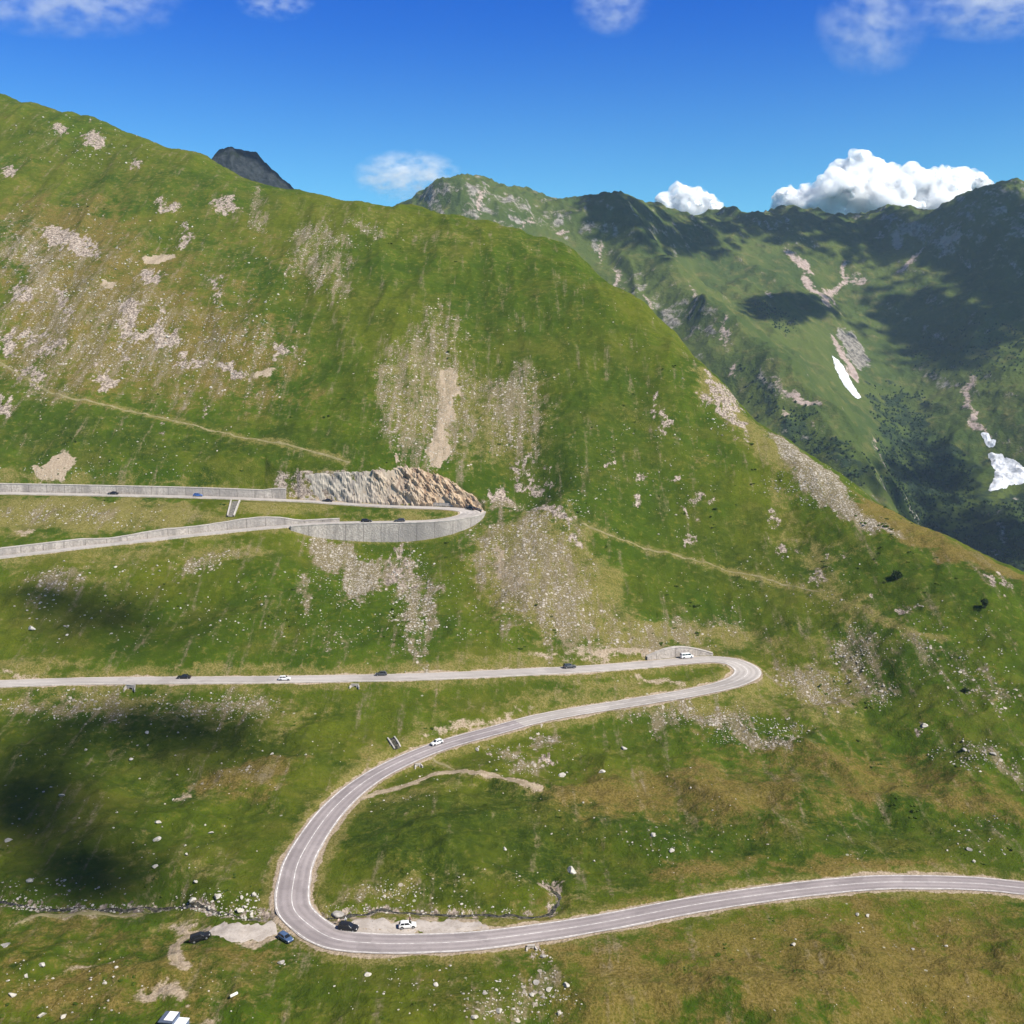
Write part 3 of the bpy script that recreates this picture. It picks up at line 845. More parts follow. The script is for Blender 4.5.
FAR = []
for u, v, y in [  # skyline
        (-200, 260, 2100), (150, 250, 2150), (330, 240, 2200), (395, 225, 2250), (418, 203, 2280), (440, 176, 2300), (470, 163, 2330), (500, 176, 2380), (545, 188, 2450), (590, 190, 2480), (600, 188, 2430), (618, 186, 2380),
        (645, 197, 2450), (685, 203, 2620), (715, 207, 2720), (745, 206, 2760), (770, 199, 2780), (800, 207, 2820), (850, 207, 2850), (905, 204, 2820), (935, 202, 2740), (958, 189, 2640), (990, 182, 2520),
        (1024, 183, 2480), (1100, 190, 2450), (1250, 200, 2400), (1500, 210, 2350), (1900, 220, 2300),
        # near spur
        (640, 222, 2280), (670, 252, 2150), (720, 292, 1960), (780, 343, 1770), (830, 402, 1610), (868, 452, 1480), (892, 492, 1390), (905, 530, 1320),
        # faces left of it
        (430, 215, 2180), (480, 225, 2180), (540, 245, 2180), (600, 250, 2200), (620, 300, 2020), (660, 310, 1990), (680, 345, 1880), (720, 360, 1800), (740, 400, 1700), (790, 420, 1600), (830, 450, 1480), (850, 480, 1400), (700, 420, 1680),
        # bowl to the right and its gullies
        (690, 235, 2480), (740, 250, 2480), (760, 290, 2280), (800, 300, 2250), (820, 328, 2130), (850, 385, 1950), (872, 425, 1780), (895, 470, 1640), (910, 510, 1530),
        (850, 260, 2560), (880, 300, 2400), (900, 350, 2220), (900, 400, 2060), (925, 430, 1930), (935, 470, 1790), (930, 520, 1600), (920, 560, 1480),
        (950, 250, 2460), (960, 310, 2280), (970, 380, 2060), (985, 440, 1880), (1003, 472, 1780), (980, 510, 1640), (985, 555, 1500), (1024, 250, 2330), (1024, 320, 2150), (1024, 400, 1930), (1035, 460, 1770), (1040, 520, 1600), (1050, 570, 1480),
        (1150, 300, 2150), (1150, 450, 1750), (1150, 560, 1500), (1400, 300, 2100), (1400, 450, 1750), (1400, 560, 1500), (1800, 400, 1900)]:
    FAR.append(tuple(W3(u, v, y)))
for x, y, z in [(-1500, 2800, 200), (-600, 3100, 100), (300, 3300, 80), (900, 3400, 80), (1500, 3200, 80), (2500, 3000, 80), (-1500, 1500, -200), (-400, 1500, -220), (0, 1350, -300), (300, 1250, -320), (500, 1200, -300), (700, 1150, -300), (1100, 1150, -280), (1800, 1300, -200), (-700, 2250, 200), (-1500, 2200, 150), (3200, 2200, 250), (3200, 1400, -100)]:
    FAR.append((x, y, z))
for u, v, y in [(640, 222, 2280), (670, 252, 2150), (720, 292, 1960), (780, 343, 1770), (830, 402, 1610), (868, 452, 1480)]:
    q = W3(u, v, y); FAR.append((q[0] + 85, q[1] + 95, q[2] - 62)); FAR.append((q[0] - 60, q[1] - 20, q[2] - 42))
FT = TPS(FAR, 2e-5, 800.0)
fa = np.concatenate([np.linspace(-.8, -.16, 90, endpoint=False), np.arange(-.16, .56, .0013), np.linspace(.56, 1.35, 90)])
fyv = np.concatenate([np.arange(1120, 1350, 8.0), np.arange(1350, 2950, 3.2), np.arange(2950, 3500, 14.0)])
FX = fa[None, :] * fyv[:, None]; FY = np.repeat(fyv[:, None], len(fa), 1)
FZ = fz(FX, FY)


def sight_far(u, v):
    u = np.atleast_1d(np.asarray(u, float)); v = np.atleast_1d(np.asarray(v, float))
    ax, zz = ray(u, v)
    out = np.zeros((len(u), 2)); ok = np.zeros(len(u), bool)
    for i in range(len(u)):
        c = np.interp(ax[i], fa, np.arange(len(fa)))
        c0 = int(min(c, len(fa) - 2)); f = c - c0
        col = FZ[:, c0] * (1 - f) + FZ[:, c0 + 1] * f
        b = col > zz[i] * fyv
        if b.any():
            k = b.argmax(); out[i] = (ax[i] * fyv[k], fyv[k]); ok[i] = True
    return out, ok


ffx, ffy = FX.ravel(), FY.ravel()
FC = {k: np.zeros(len(ffx), np.float32) for k in ('rock', 'scree', 'wood')}
fwx = fbm(ffx, ffy, 60, 4, 401) * 30; fwy = fbm(ffx, ffy, 60, 4, 431) * 30


def fcover(kind, px, s=1.0, soft=25.0, warp=1.0):
    px = np.asarray(px, float)
    xy, ok = sight_far(px[:, 0], px[:, 1]); xy = xy[ok]
    if len(xy) < 3:
        return
    m = np.nonzero((ffx > xy[:, 0].min() - 90) & (ffx < xy[:, 0].max() + 90) & (ffy > xy[:, 1].min() - 90) & (ffy < xy[:, 1].max() + 90))[0]
    d = in_poly(ffx[m] + fwx[m] * warp, ffy[m] + fwy[m] * warp, xy)
    FC[kind][m] = np.maximum(FC[kind][m], s * smooth(-soft, soft, d))


def fE(kind, u, v, ru, rv, s=1.0, rot=0, soft=14, warp=.5):
    fcover(kind, ell_poly(u, v, ru, rv, rot), s, soft, warp)


gz = np.hypot(np.gradient(FZ, axis=0) / np.gradient(FY, axis=0), np.gradient(FZ, axis=1) / np.gradient(FX, axis=1)).ravel()
FC['rock'] = (.32 * smooth(.75, 1.6, gz) + .20 * smooth(200, 400, FZ.ravel()) + .22 * smooth(.15, .5, fbm(ffx * .9 + ffy * .25, ffy * .12, 34, 4, 441))).astype(np.float32)
fcover('rock', [(415, 200), (440, 180), (470, 174), (500, 182), (590, 192), (600, 200), (560, 228), (520, 240), (460, 222), (420, 212)], .52, 60)
fcover('rock', [(600, 260), (660, 270), (720, 320), (700, 350), (640, 320)], .5, 60)
for q in [(620, 275, 4, 20), (600, 250, 4, 14), (690, 300, 5, 20, .6), (650, 310, 4, 18), (725, 330, 5, 20), (560, 232, 12, 4), (525, 222, 14, 4), (480, 200, 5, 14), (815, 290, 4, 22, .8, -35), (798, 262, 4, 18, .7, -45), (842, 282, 4, 20, .8, 20), (832, 295, 6, 6, .8), (858, 281, 12, 5, .6), (910, 262, 4, 20, .8, 40), (898, 240, 9, 6, .9), (948, 243, 12, 9, .95), (965, 262, 5, 10, .7, -50), (882, 235, 5, 8, .6), (785, 390, 6, 26, .6, -45), (800, 400, 12, 5, .75, 25), (822, 425, 14, 4, .5, 45), (735, 372, 4, 10, .8, 20), (782, 415, 5, 5, .8), (845, 360, 5, 30, .85, -30), (970, 395, 4, 24, .85, 0), (978, 425, 4, 16, .9, -20), (768, 295, 6, 4, .6), (1000, 260, 4, 14, .5, -40), (1018, 395, 12, 4, .4), (880, 455, 3, 20, .6, -20), (990, 545, 4, 20, .5), (860, 500, 10, 5, .5)]:
    fE('scree', q[0], q[1], q[2], q[3], q[4] if len(q) > 4 else .7, q[5] if len(q) > 5 else 0)
fE('rock', 855, 350, 9, 24, .95, -25); fE('rock', 888, 525, 10, 10, .7); fE('rock', 1000, 540, 10, 30, .5)
fcover('wood', [(740, 375), (775, 380), (790, 400), (830, 430), (868, 470), (860, 490), (800, 450), (760, 420), (735, 395)], .62, 20)
fcover('wood', [(870, 385), (910, 380), (930, 420), (960, 450), (975, 480), (960, 520), (900, 520), (890, 480), (878, 430)], .6, 20)
fcover('wood', [(950, 460), (1060, 440), (1060, 580), (900, 570), (900, 530), (960, 510)], .55, 20)
fcover('wood', [(900, 330), (1060, 320), (1060, 380), (990, 390), (900, 372)], .32, 30)
fcover('wood', [(740, 300), (780, 310), (810, 330), (800, 345), (770, 330)], .4, 20)
M_FAR = far_mat('mountain_grass', (.044, .068, .014), (.072, .094, .018), (.130, .122, .036), (.085, .075, .062), (.29, .265, .225))
me = mesh_np('mountains', np.stack([ffx, ffy, FZ.ravel()], 1), grid_faces(len(fyv), len(fa)), [M_FAR])
color_attr(me, 'cover_a', FC['rock'], FC['scree'], FC['wood'])
link('mountains', me, kind='structure')

# the dark peak that looks over the left shoulder of the hill
px_ = [(120, 260, 1700), (160, 220, 1700), (190, 176, 1720), (204, 160, 1725), (216, 150, 1730), (226, 147.5, 1735), (246, 146.5, 1740), (256, 152, 1740), (268, 165, 1745), (282, 178, 1750), (300, 186, 1750), (318, 190, 1750), (360, 215, 1760), (420, 255, 1770)]
PK = [tuple(W3(q[0] + 3, q[1] + 6, q[2])) for q in px_]
PK += [(q[0], q[1] - 150, q[2] - 130) for q in PK[::2]] + [(q[0], q[1] - 350, q[2] - 290) for q in PK[::2]] + [(q[0], q[1] + 150, q[2] - 130) for q in PK[::2]] + [(q[0], q[1] + 350, q[2] - 280) for q in PK[::2]]
PT = TPS(PK, 1e-5, 300.0)
pa = np.linspace(-.42, -.06, 330); py = np.arange(1400, 2080, 4.0)
QX = pa[None, :] * py[:, None]; QY = np.repeat(py[:, None], len(pa), 1)
QZ = PT(QX, QY) + (ridged(QX, QY * .5, 60, 5, 501) - .95) * 9 + fbm(QX, QY, 14, 3, 510) * 2
M_PEAK = far_mat('shaded_peak_rock', (.014, .020, .013), (.018, .022, .016), (.03, .03, .024), (.014, .018, .020), (.038, .044, .048))  # bare dark rock, with the cloud shade also put into its tones
me = mesh_np('peak', np.stack([QX.ravel(), QY.ravel(), QZ.ravel()], 1), grid_faces(len(py), len(pa)), [M_PEAK])
o_ = np.ones(QX.size, np.float32)
color_attr(me, 'cover_a', o_ * .72, o_ * 0, o_ * 0)
link('mountain', me, kind='structure')

# ---------------- dwarf pine scrub on the far slopes: one uncountable mass
wood = FC['wood']
prob = np.where(wood > .3, wood, 0) * (ffy < 2300)
_pu, _pv = project(ffx, ffy, FZ.ravel())
prob = np.where((_pu > 974) & (_pu < 1034) & (_pv > 428) & (_pv < 500), 0, prob)
cand = np.nonzero((prob > 0) & (FX.ravel() / FY.ravel() > .12))[0]
pick = RNG.choice(cand, 3600, p=prob[cand] / prob[cand].sum())
bv, bf = ico(1)
n = len(pick)
sz = RNG.uniform(1.0, 2.5, n)
jx = ffx[pick] + RNG.uniform(-3, 3, n); jy = ffy[pick] + RNG.uniform(-3, 3, n)
jz = FZ.ravel()[pick]
V = bv[None] * (1 + RNG.uniform(-.3, .3, (n, len(bv), 1))) * (sz[:, None, None] * np.array([1, 1, 1.15])) + np.stack([jx, jy, jz + sz * .4], 1)[:, None]
FQ = (bf[None] + (np.arange(n) * len(bv))[:, None, None]).reshape(-1, 3)
t = NT('pine_scrub'); nn = t.noise(t.pos(), .3, 4, .7)
M_SCRUB = t.finish(t.mix(t.ramp(nn, .35, .65), (.012, .024, .010), (.035, .058, .018)), .95, spec=.05)
link('pine_scrub', mesh_np('pine_scrub', V.reshape(-1, 3), FQ, [M_SCRUB], False), kind='stuff')

# ---------------- snow left in the gullies
def far_patch(name, px, mat, label):
    xy, ok = sight_far([p[0] for p in px], [p[1] for p in px])
    c = xy.mean(0)
    x0, x1 = xy[:, 0].min(), xy[:, 0].max(); y0, y1 = xy[:, 1].min(), xy[:, 1].max()
    nx, ny = 90, 140
    gx, gy = np.meshgrid(np.linspace(x0 - 4, x1 + 4, nx), np.linspace(y0 - 4, y1 + 4, ny))
    d = in_poly(gx.ravel() + fbm(gx.ravel(), gy.ravel(), 18, 3, 600) * 2, gy.ravel() + fbm(gx.ravel(), gy.ravel(), 18, 3, 610) * 2, xy).reshape(gx.shape)
    h = fz(gx, gy)
    K = 4
    hp = np.pad(h, K, mode='edge'); hs = np.mean([hp[i:i + ny, j:j + nx] for i in range(0, 2 * K + 1) for j in range(0, 2 * K + 1)], axis=0)
    z = np.maximum(h + 3.2, hs + 2.4) + np.clip((d - 4) * .35, -5, 0.0) + .5 * fbm(gx, gy, 14, 3, 620)
    f = grid_faces(ny, nx)
    keep = (d.ravel()[f] > -3.0).any(1)
    f = f[keep]; us = np.unique(f); mp = np.zeros(nx * ny, int); mp[us] = np.arange(len(us))
    V = np.stack([gx.ravel(), gy.ravel(), z.ravel()], 1)[us]
    o = link(name, mesh_np(name, V - [c[0], c[1], 0], mp[f], [mat]), label=label, category='snow patch')
    o.location = (c[0], c[1], 0)


t = NT('old_snow'); nn = t.noise(t.pos(), .12, 5, .6)
M_SNOW = t.finish(t.mix(t.ramp(nn, .4, .7), (.64, .66, .70), (.44, .445, .45)), .7, bump=nn, bstr=.4, bdist=1.0)
far_patch('snow_patch', [(834, 358), (838, 361), (847, 376), (859, 397), (856, 398), (845, 386), (837, 371)], M_SNOW, 'narrow tongue of white snow lying in the gully of the far green mountainside')
far_patch('snow_patch', [(990, 455), (1000, 457), (1012, 464), (1023, 470), (1023, 482), (1009, 485), (998, 489), (991, 490), (995, 482), (998, 472)], M_SNOW, 'broad wedge of white snow low in the dark valley at the right edge')
far_patch('snow_patch', [(983, 436), (987, 436), (990, 441), (994, 442), (993, 446), (987, 445)], M_SNOW, 'tiny scrap of snow just above the broad snow wedge')

# ------------------------------------------------------------------ road surfaces
def asphalt(name, c1, c2, worn):
    t = NT(name); p = t.pos()
    n1 = t.noise(p, .06, 4, .6); n2 = t.noise(p, .7, 5, .7); n3 = t.noise(p, 5, 3, .7)
    a = t.n('ShaderNodeAttribute', attribute_name='lane')
    s = t.n('ShaderNodeSeparateColor'); t.l(a.outputs['Color'], s.inputs[0])
    col = t.mix(t.ramp(n1, .35, .65), c1, c2)
    # wheel tracks polished darker, patched seams
    col = t.mix(t.math('MULTIPLY', s.outputs[0], t.ramp(n2, .3, .6, .35, .8)), col, tuple(q * .62 for q in c1))
    col = t.mix(t.math('MULTIPLY', s.outputs[1], t.ramp(n2, .35, .65, .3, 1.0)), col, worn)
    col = t.mix(t.math('MULTIPLY', t.ramp(n3, .45, .75), .25), col, worn)
    col = t.mix(t.math('MULTIPLY', t.ramp(t.noise(p, .11, 3, .5), .56, .60), .30), col, tuple(q * .6 for q in c1))
    return t.finish(col, .85, bump=n3, bstr=.25, bdist=.03, spec=.2)


M_ROAD = asphalt('asphalt_valley', (.26, .225, .222), (.34, .297, .29), (.46, .415, .37))
M_ROAD2 = asphalt('asphalt_upper', (.36, .325, .295), (.45, .41, .375), (.56, .515, .46))
M_PAINT = plain('road_paint', (.58, .55, .52), .75, var=.35, scale=.9)
M_CONC = stone_mat('pale_concrete', (.36, .325, .285), (.50, .455, .405), (.25, .22, .19), .4)


def strip(rd, i0, i1, offs, dz, step=2):
    ii = np.arange(i0, i1, step)
    if ii[-1] != i1 - 1:
        ii = np.append(ii, i1 - 1)
    V = []
    for o in offs:
        ov = o(ii) if callable(o) else np.full(len(ii), o)
        xy = rd.p[ii, :2] + rd.n[ii] * ov[:, None]
        V.append(np.column_stack([xy, rd.p[ii, 2] + dz]))
    V = np.stack(V, 1)
    return V.reshape(-1, 3), grid_faces(len(ii), len(offs)), ii


def make_road(rd, i0, i1, mat):
    nc = 17
    fr = np.linspace(-1, 1, nc)
    ragged = lambda s, k: (lambda ii: s * k * rd.hw[ii] + (0.22 * noise2(ii / 9.0, ii * 0.0 + (3.3 if s > 0 else 8.8), 9) if k == 1 else 0))
    offs = [ragged(1 if f >= 0 else -1, abs(f)) for f in fr]
    V, Fc, ii = strip(rd, i0, i1, offs, 0.03)
    camber = np.tile(.07 * (1 - fr ** 2), len(ii)); V[:, 2] += camber
    me = mesh_np('road', V, Fc, [mat])
    tr = np.exp(-((np.abs(fr) - .27) / .1) ** 2) * .7 + np.exp(-((np.abs(fr) - .68) / .11) ** 2)
    ed = smooth(.8, 1.0, np.abs(fr))
    color_attr(me, 'lane', np.tile(tr, len(ii)).astype(np.float32), np.tile(ed, len(ii)).astype(np.float32), np.zeros(len(V), np.float32))
    return link('road', me, kind='structure')


def mark(rd, i0, i1, off, w, parent, name='marking', dz=.085, fac=1.0):
    V, Fc, ii = strip(rd, i0, i1, [lambda i: off(i) - w / 2, lambda i: off(i) + w / 2], dz)
    k = np.repeat(np.arange(len(ii) - 1), 1)
    return link(name, mesh_np(name, V, Fc, [M_PAINT], True), parent)


apex = int(np.argmax(np.where(np.arange(len(RA.p)) > len(RA.p) * .45, RA.u, 0)))
iH = int(np.argmin(np.abs(RA.u - 520) + 1e4 * (np.arange(len(RA.p)) < len(RA.p) * .35) + 1e4 * (np.arange(len(RA.p)) > apex)))
r1 = make_road(RA, 0, iH + 1, M_ROAD)
r2 = make_road(RA, iH, len(RA.p), M_ROAD2)
r3 = make_road(RC, 0, len(RC.p), M_ROAD2)
mark(RA, 0, iH, lambda i: RA.hw[i] - .42, .24, r1); mark(RA, 0, iH, lambda i: -RA.hw[i] + .42, .24, r1); mark(RA, 0, iH, lambda i: .12 + 0 * i, .2, r1, dz=.13)
mark(RA, iH, apex + 70, lambda i: RA.hw[i] - .4, .2, r2); mark(RA, iH, apex + 70, lambda i: -RA.hw[i] + .4, .2, r2); mark(RA, iH, apex + 50, lambda i: .05 + 0 * i, .18, r2, dz=.13)


def kerb(rd, i0, i1, side, w, h, parent, name='kerb', gap=.25):
    """low concrete edge stones along the outer side of the road"""
    prof = [(0, -.5), (0, h), (w, h), (w, -1.2)]
    ii = np.arange(i0, i1, 2)
    V = []
    for a, z in prof:
        xy = rd.p[ii, :2] + rd.n[ii] * (side * (rd.hw[ii] + gap + a))[:, None]
        V.append(np.column_stack([xy, rd.p[ii, 2] + z]))
    V = np.stack(V, 1)
    return link(name, mesh_np(name, V.reshape(-1, 3), grid_faces(len(ii), len(prof)), [M_CONC], False), parent)


kerb(RC, 0, ci, -1, .45, .35, r3)
kerb(RC, ci + 60, len(RC.p), 1, .5, .28, r3)
kerb(RA, apex + 80, len(RA.p), 1, .45, .16, r2)

# ---------------- masonry walls
t = NT('stone_masonry'); p = t.pos()
br = t.n('ShaderNodeTexVoronoi'); t.l(p, br.inputs['Vector']); br.inputs['Scale'].default_value = 1.6
bw = t.n('ShaderNodeRGBToBW'); t.l(br.outputs['Color'], bw.inputs[0])
n1 = t.noise(t.pos(.5, .5, .08), .35, 5, .65); n2 = t.noise(p, 2.2, 4, .7); n0 = t.noise(p, .035, 3, .5)
c = t.mix(bw.outputs[0], (.30, .262, .225), (.52, .465, .405))
c = t.mix(t.math('MULTIPLY', t.ramp(n1, .40, .66), .75), c, (.20, .18, .16))
c = t.mix(t.math('MULTIPLY', t.ramp(n0, .42, .58), .5), c, (.24, .22, .205))
sxw = t.n('ShaderNodeSeparateXYZ'); t.l(p, sxw.inputs[0])
jt = t.math('LESS_THAN', t.math('FRACT', t.math('ADD', t.math('DIVIDE', sxw.outputs['X'], 7.5), t.math('MULTIPLY', n0, .3))), .05)
c = t.mix(t.math('MULTIPLY', jt, .55), c, (.13, .115, .10))
M_WALL = t.finish(c, .92, bump=br.outputs['Distance'], bstr=.6, bdist=.15)


def wall(rd, i0, i1, side, d0, d1, top, bottom, label, name='retaining_wall', cope=True, coping_h=.25):
    ii = np.arange(i0, i1, 2)
    nrm = rd.n[ii] * side
    q0 = rd.p[ii, :2] + nrm * (rd.hw[ii] + d0)[:, None]
    q1 = rd.p[ii, :2] + nrm * (rd.hw[ii] + d1)[:, None]
    zt = top(ii, q0, q1); zb = bottom(ii, q0, q1)
    nz = 10
    V = []; nr = 0
    for k in range(nz + 1):     # face near the road
        f = k / nz
        V.append(np.column_stack([q0, zb + (zt - zb) * f])); nr += 1
    for k in range(nz + 1):
        f = 1 - k / nz
        V.append(np.column_stack([q1, zb + (zt - zb) * f])); nr += 1
    V = np.stack(V, 1)
    c = V.reshape(-1, 3).mean(0); c[2] = zb.min()
    Fc = grid_faces(len(ii), nr)
    n = nr
    caps = []
    for b in (0, (len(ii) - 1) * n):
        for k in range(nz):
            caps.append([b + k, b + k + 1, b + n - 2 - k, b + n - 1 - k])
    Fc = np.vstack([Fc, caps])
    o = link(name, mesh_np(name, V.reshape(-1, 3) - c, Fc, [M_WALL], False), label=label, category='wall')
    o.location = c
    if cope:
        qa = q0 - nrm * .12; qb = q1 + nrm * .12
        W = np.stack([np.column_stack([qa, zt - .06]), np.column_stack([qa, zt + coping_h]), np.column_stack([qb, zt + coping_h]), np.column_stack([qb, zt - .06])], 1)
        link('coping', mesh_np('coping', W.reshape(-1, 3) - c, grid_faces(len(ii), 4), [M_CONC], False), o)
    return o


def idx_at(rd, u, lo, hi):
    k = np.arange(lo, hi); return int(k[np.argmin(np.abs(rd.u[k] - u))])


iC0, iC1 = 0, ci
# the tall wall that carries the lower branch and the turn
i_a, i_b = idx_at(RC, 290, 0, ci), ci + 44
wall(RC, i_a, i_b, -1, .75, 2.3, lambda ii, a, b: RC.p[ii, 2] + .45, lambda ii, a, b: np.minimum(ground(b[:, 0], b[:, 1]), ground(b[:, 0] - RC.n[ii, 0] * 1.2, b[:, 1] - RC.n[ii, 1] * 1.2)) - 1.0,
     'tall grey masonry retaining wall carrying the upper hairpin turn')
# walls above the two branches
wall(RC, idx_at(RC, -60, 0, ci), idx_at(RC, 340, 0, ci), 1, 1.1, 2.7, lambda ii, a, b: np.maximum(ground(b[:, 0] + RC.n[ii, 0] * .5, b[:, 1] + RC.n[ii, 1] * .5) + .15, RC.p[ii, 2] + 1.0), lambda ii, a, b: RC.p[ii, 2] - .8,
     'long pale stone retaining wall along the uphill side of the lower branch of the upper hairpin', coping_h=.2)
wall(RC, idx_at(RC, 285, ci, len(RC.p)), idx_at(RC, -60, ci, len(RC.p)), -1, 1.1, 2.7, lambda ii, a, b: np.maximum(ground(b[:, 0] - RC.n[ii, 0] * .5, b[:, 1] - RC.n[ii, 1] * .5) + .15, RC.p[ii, 2] + 1.0), lambda ii, a, b: RC.p[ii, 2] - .8,
     'low pinkish stone wall above the topmost road at the left', coping_h=.2)
# curved wall behind the layby at the lower hairpin
# curved wall behind the layby at the lower hairpin
_ii = np.nonzero(RA.cuth[:, 1] > .25)[0]
wall(RA, _ii[0], _ii[-1], -1, 1.15, 2.7, lambda ii, a, b: RA.p[ii, 2] + .3 + RA.cuth[ii, 1] * 1.02, lambda ii, a, b: RA.p[ii, 2] - .8,
     'pale curved retaining wall behind the layby at the lower hairpin', coping_h=.2)

# ------------------------------------------------------------------ rock cutting above the topmost road
t = NT('slaty_rock'); p = t.pos()
mp = t.n('ShaderNodeMapping'); g = t.n('ShaderNodeTexCoord'); t.l(g.outputs['Object'], mp.inputs[0])
mp.inputs['Rotation'].default_value = (0, R(-44), 0); mp.inputs['Scale'].default_value = (.42, .16, .13)
st_ = t.noise(mp.outputs[0], 1.0, 6, .7)
n1 = t.noise(p, .09, 4, .6); n2 = t.noise(p, .8, 5, .7)
sx = t.n('ShaderNodeSeparateXYZ'); t.l(p, sx.inputs[0])
warm = t.ramp(t.math('ADD', sx.outputs['X'], t.math('MULTIPLY', n1, 40)), -58, -8)
c1 = t.mix(warm, (.37, .325, .265), (.41, .305, .20)); c2 = t.mix(warm, (.17, .155, .14), (.22, .135, .08))
c = t.mix(t.ramp(st_, .34, .58), c2, c1)
c = t.mix(t.math('MULTIPLY', t.ramp(n2, .5, .72), .5), c, (.58, .53, .46))
c = t.mix(t.math('MULTIPLY', t.ramp(n1, .58, .70), .6), c, (.24, .15, .09))
M_ROCK = t.finish(c, .92, bump=st_, bstr=.7, bdist=.6)
k0, k1 = ci - 12, idx_at(RC, 278, ci, len(RC.p))
ii = np.arange(k0, k1)
lat = np.concatenate([np.arange(0, 9, .28), np.arange(9, 15, .5)])
nrm = -RC.n[ii]
q = RC.p[ii, None, :2] + nrm[:, None, :] * (RC.hw[ii, None, None] + .9 + lat[None, :, None])
gx, gy = q[..., 0], q[..., 1]
hg, h0g, _ = ground(gx, gy, True)
along = np.arange(len(ii)) * .5
ex = smooth(.2, 2.5, h0g + 1.0 - hg) * (lat[None, :] > .0)
hh_ = hg - RC.p[ii, 2][:, None]
dip = along[:, None] - hh_ * .95
crs = (along[:, None] * .7 + hh_) * .2
ex = np.minimum.accumulate(np.where(lat[None, :] < 1.0, 1.0, ex), axis=1) * (lat[None, :] > 0)


def blocks(a, b, sc, seed):
    wa = a / sc + .35 * fbm(a, b, sc * 1.5, 2, seed); wb = b / sc + .35 * fbm(b, a, sc * 1.5, 2, seed + 1)
    ia = np.floor(wa).astype(np.int64); jb = np.floor(wb + .5 * (ia % 2)).astype(np.int64)
    return _hash(ia, jb, seed).astype(float) / 4294967296.0 - .5


strata = 1.7 * blocks(dip, crs * 5 * .35, 4.6, 700) + 1.0 * blocks(dip, crs * 5 * .4, 1.9, 701) + .5 * blocks(dip, crs * 5 * .5, .9, 702) + .55 * (ridged(dip, crs, 7.5, 3, 700) - .75) + .8 * fbm(dip, crs, 2.2, 3, 705) + .35 * fbm(gx, gy + hg, 1.4, 3, 709)
lump = fbm(gx, gy, 9, 3, 720)
fr_ = smooth(0, 20, np.arange(len(ii)) + 9 * noise2(np.arange(len(ii)) / 6.0, np.zeros(len(ii)), 6))[:, None] * smooth(0, 90, len(ii) - np.arange(len(ii)) + 14 * noise2(np.arange(len(ii)) / 8.0, np.zeros(len(ii)), 5))[:, None]
push = (np.maximum(strata * 1.15 + lump * 1.1 + .75, .05)) * ex * fr_
gx2 = gx - nrm[:, None, 0] * push * .75; gy2 = gy - nrm[:, None, 1] * push * .75
gz2 = hg + push * .55 - (1 - ex * fr_) * .9
c = np.array([gx2.mean(), gy2.mean(), 0])
rc_ = link('cliff', mesh_np('cliff', np.stack([gx2, gy2, gz2], -1).reshape(-1, 3), grid_faces(len(ii), len(lat)), [M_ROCK], False), kind='structure')

# ------------------------------------------------------------------ laid tracks, laybys, streams
M_GRAVEL = stone_mat('layby_gravel', (.33, .285, .245), (.43, .38, .335), (.26, .22, .185), .35)
M_TRACK = stone_mat('trodden_earth', (.24, .185, .115), (.34, .275, .19), (.17, .145, .07), .5)
M_PATH = stone_mat('foot_path', (.17, .15, .06), (.25, .21, .11), (.10, .115, .03), .5)


def drape(name, left, right, mat, nc=7, dz=.07, seed=0, rag=.5, edge_drop=.25, kind='structure'):
    n = len(left)
    f = np.linspace(0, 1, nc)
    s = np.arange(n)
    wl = fbm(s * 1.0, s * 0 + seed, 5, 3, 800 + seed) * rag; wr = fbm(s * 1.0, s * 0 + seed + 40, 5, 3, 830 + seed) * rag
    d = right - left; L = np.linalg.norm(d, axis=1)[:, None] + 1e-6
    l2 = left + d / L * wl[:, None]; r2 = right - d / L * wr[:, None]
    q = l2[:, None, :] * (1 - f)[None, :, None] + r2[:, None, :] * f[None, :, None]
    h = ground(q[..., 0], q[..., 1])
    z = h + dz
    z[:, 0] -= edge_drop; z[:, -1] -= edge_drop
    z[0] -= edge_drop; z[-1] -= edge_drop
    return link(name, mesh_np(name, np.concatenate([q, z[..., None]], -1).reshape(-1, 3), grid_faces(n, nc), [mat]), kind=kind)


def offset_line(line, w):
    tt = np.gradient(line, axis=0); tt /= np.linalg.norm(tt, axis=1)[:, None] + 1e-9
    n = np.stack([-tt[:, 1], tt[:, 0]], 1)
    w = np.broadcast_to(w, len(line))[:, None]
    return line + n * w, line - n * w


def ribbon(name, line, w, mat, **kw):
    n = len(line)
    tap = np.minimum(1, np.minimum(np.arange(n), np.arange(n)[::-1]) / 6.0 + .25)
    a, b = offset_line(line, w * tap)
    return drape(name, a, b, mat, **kw)


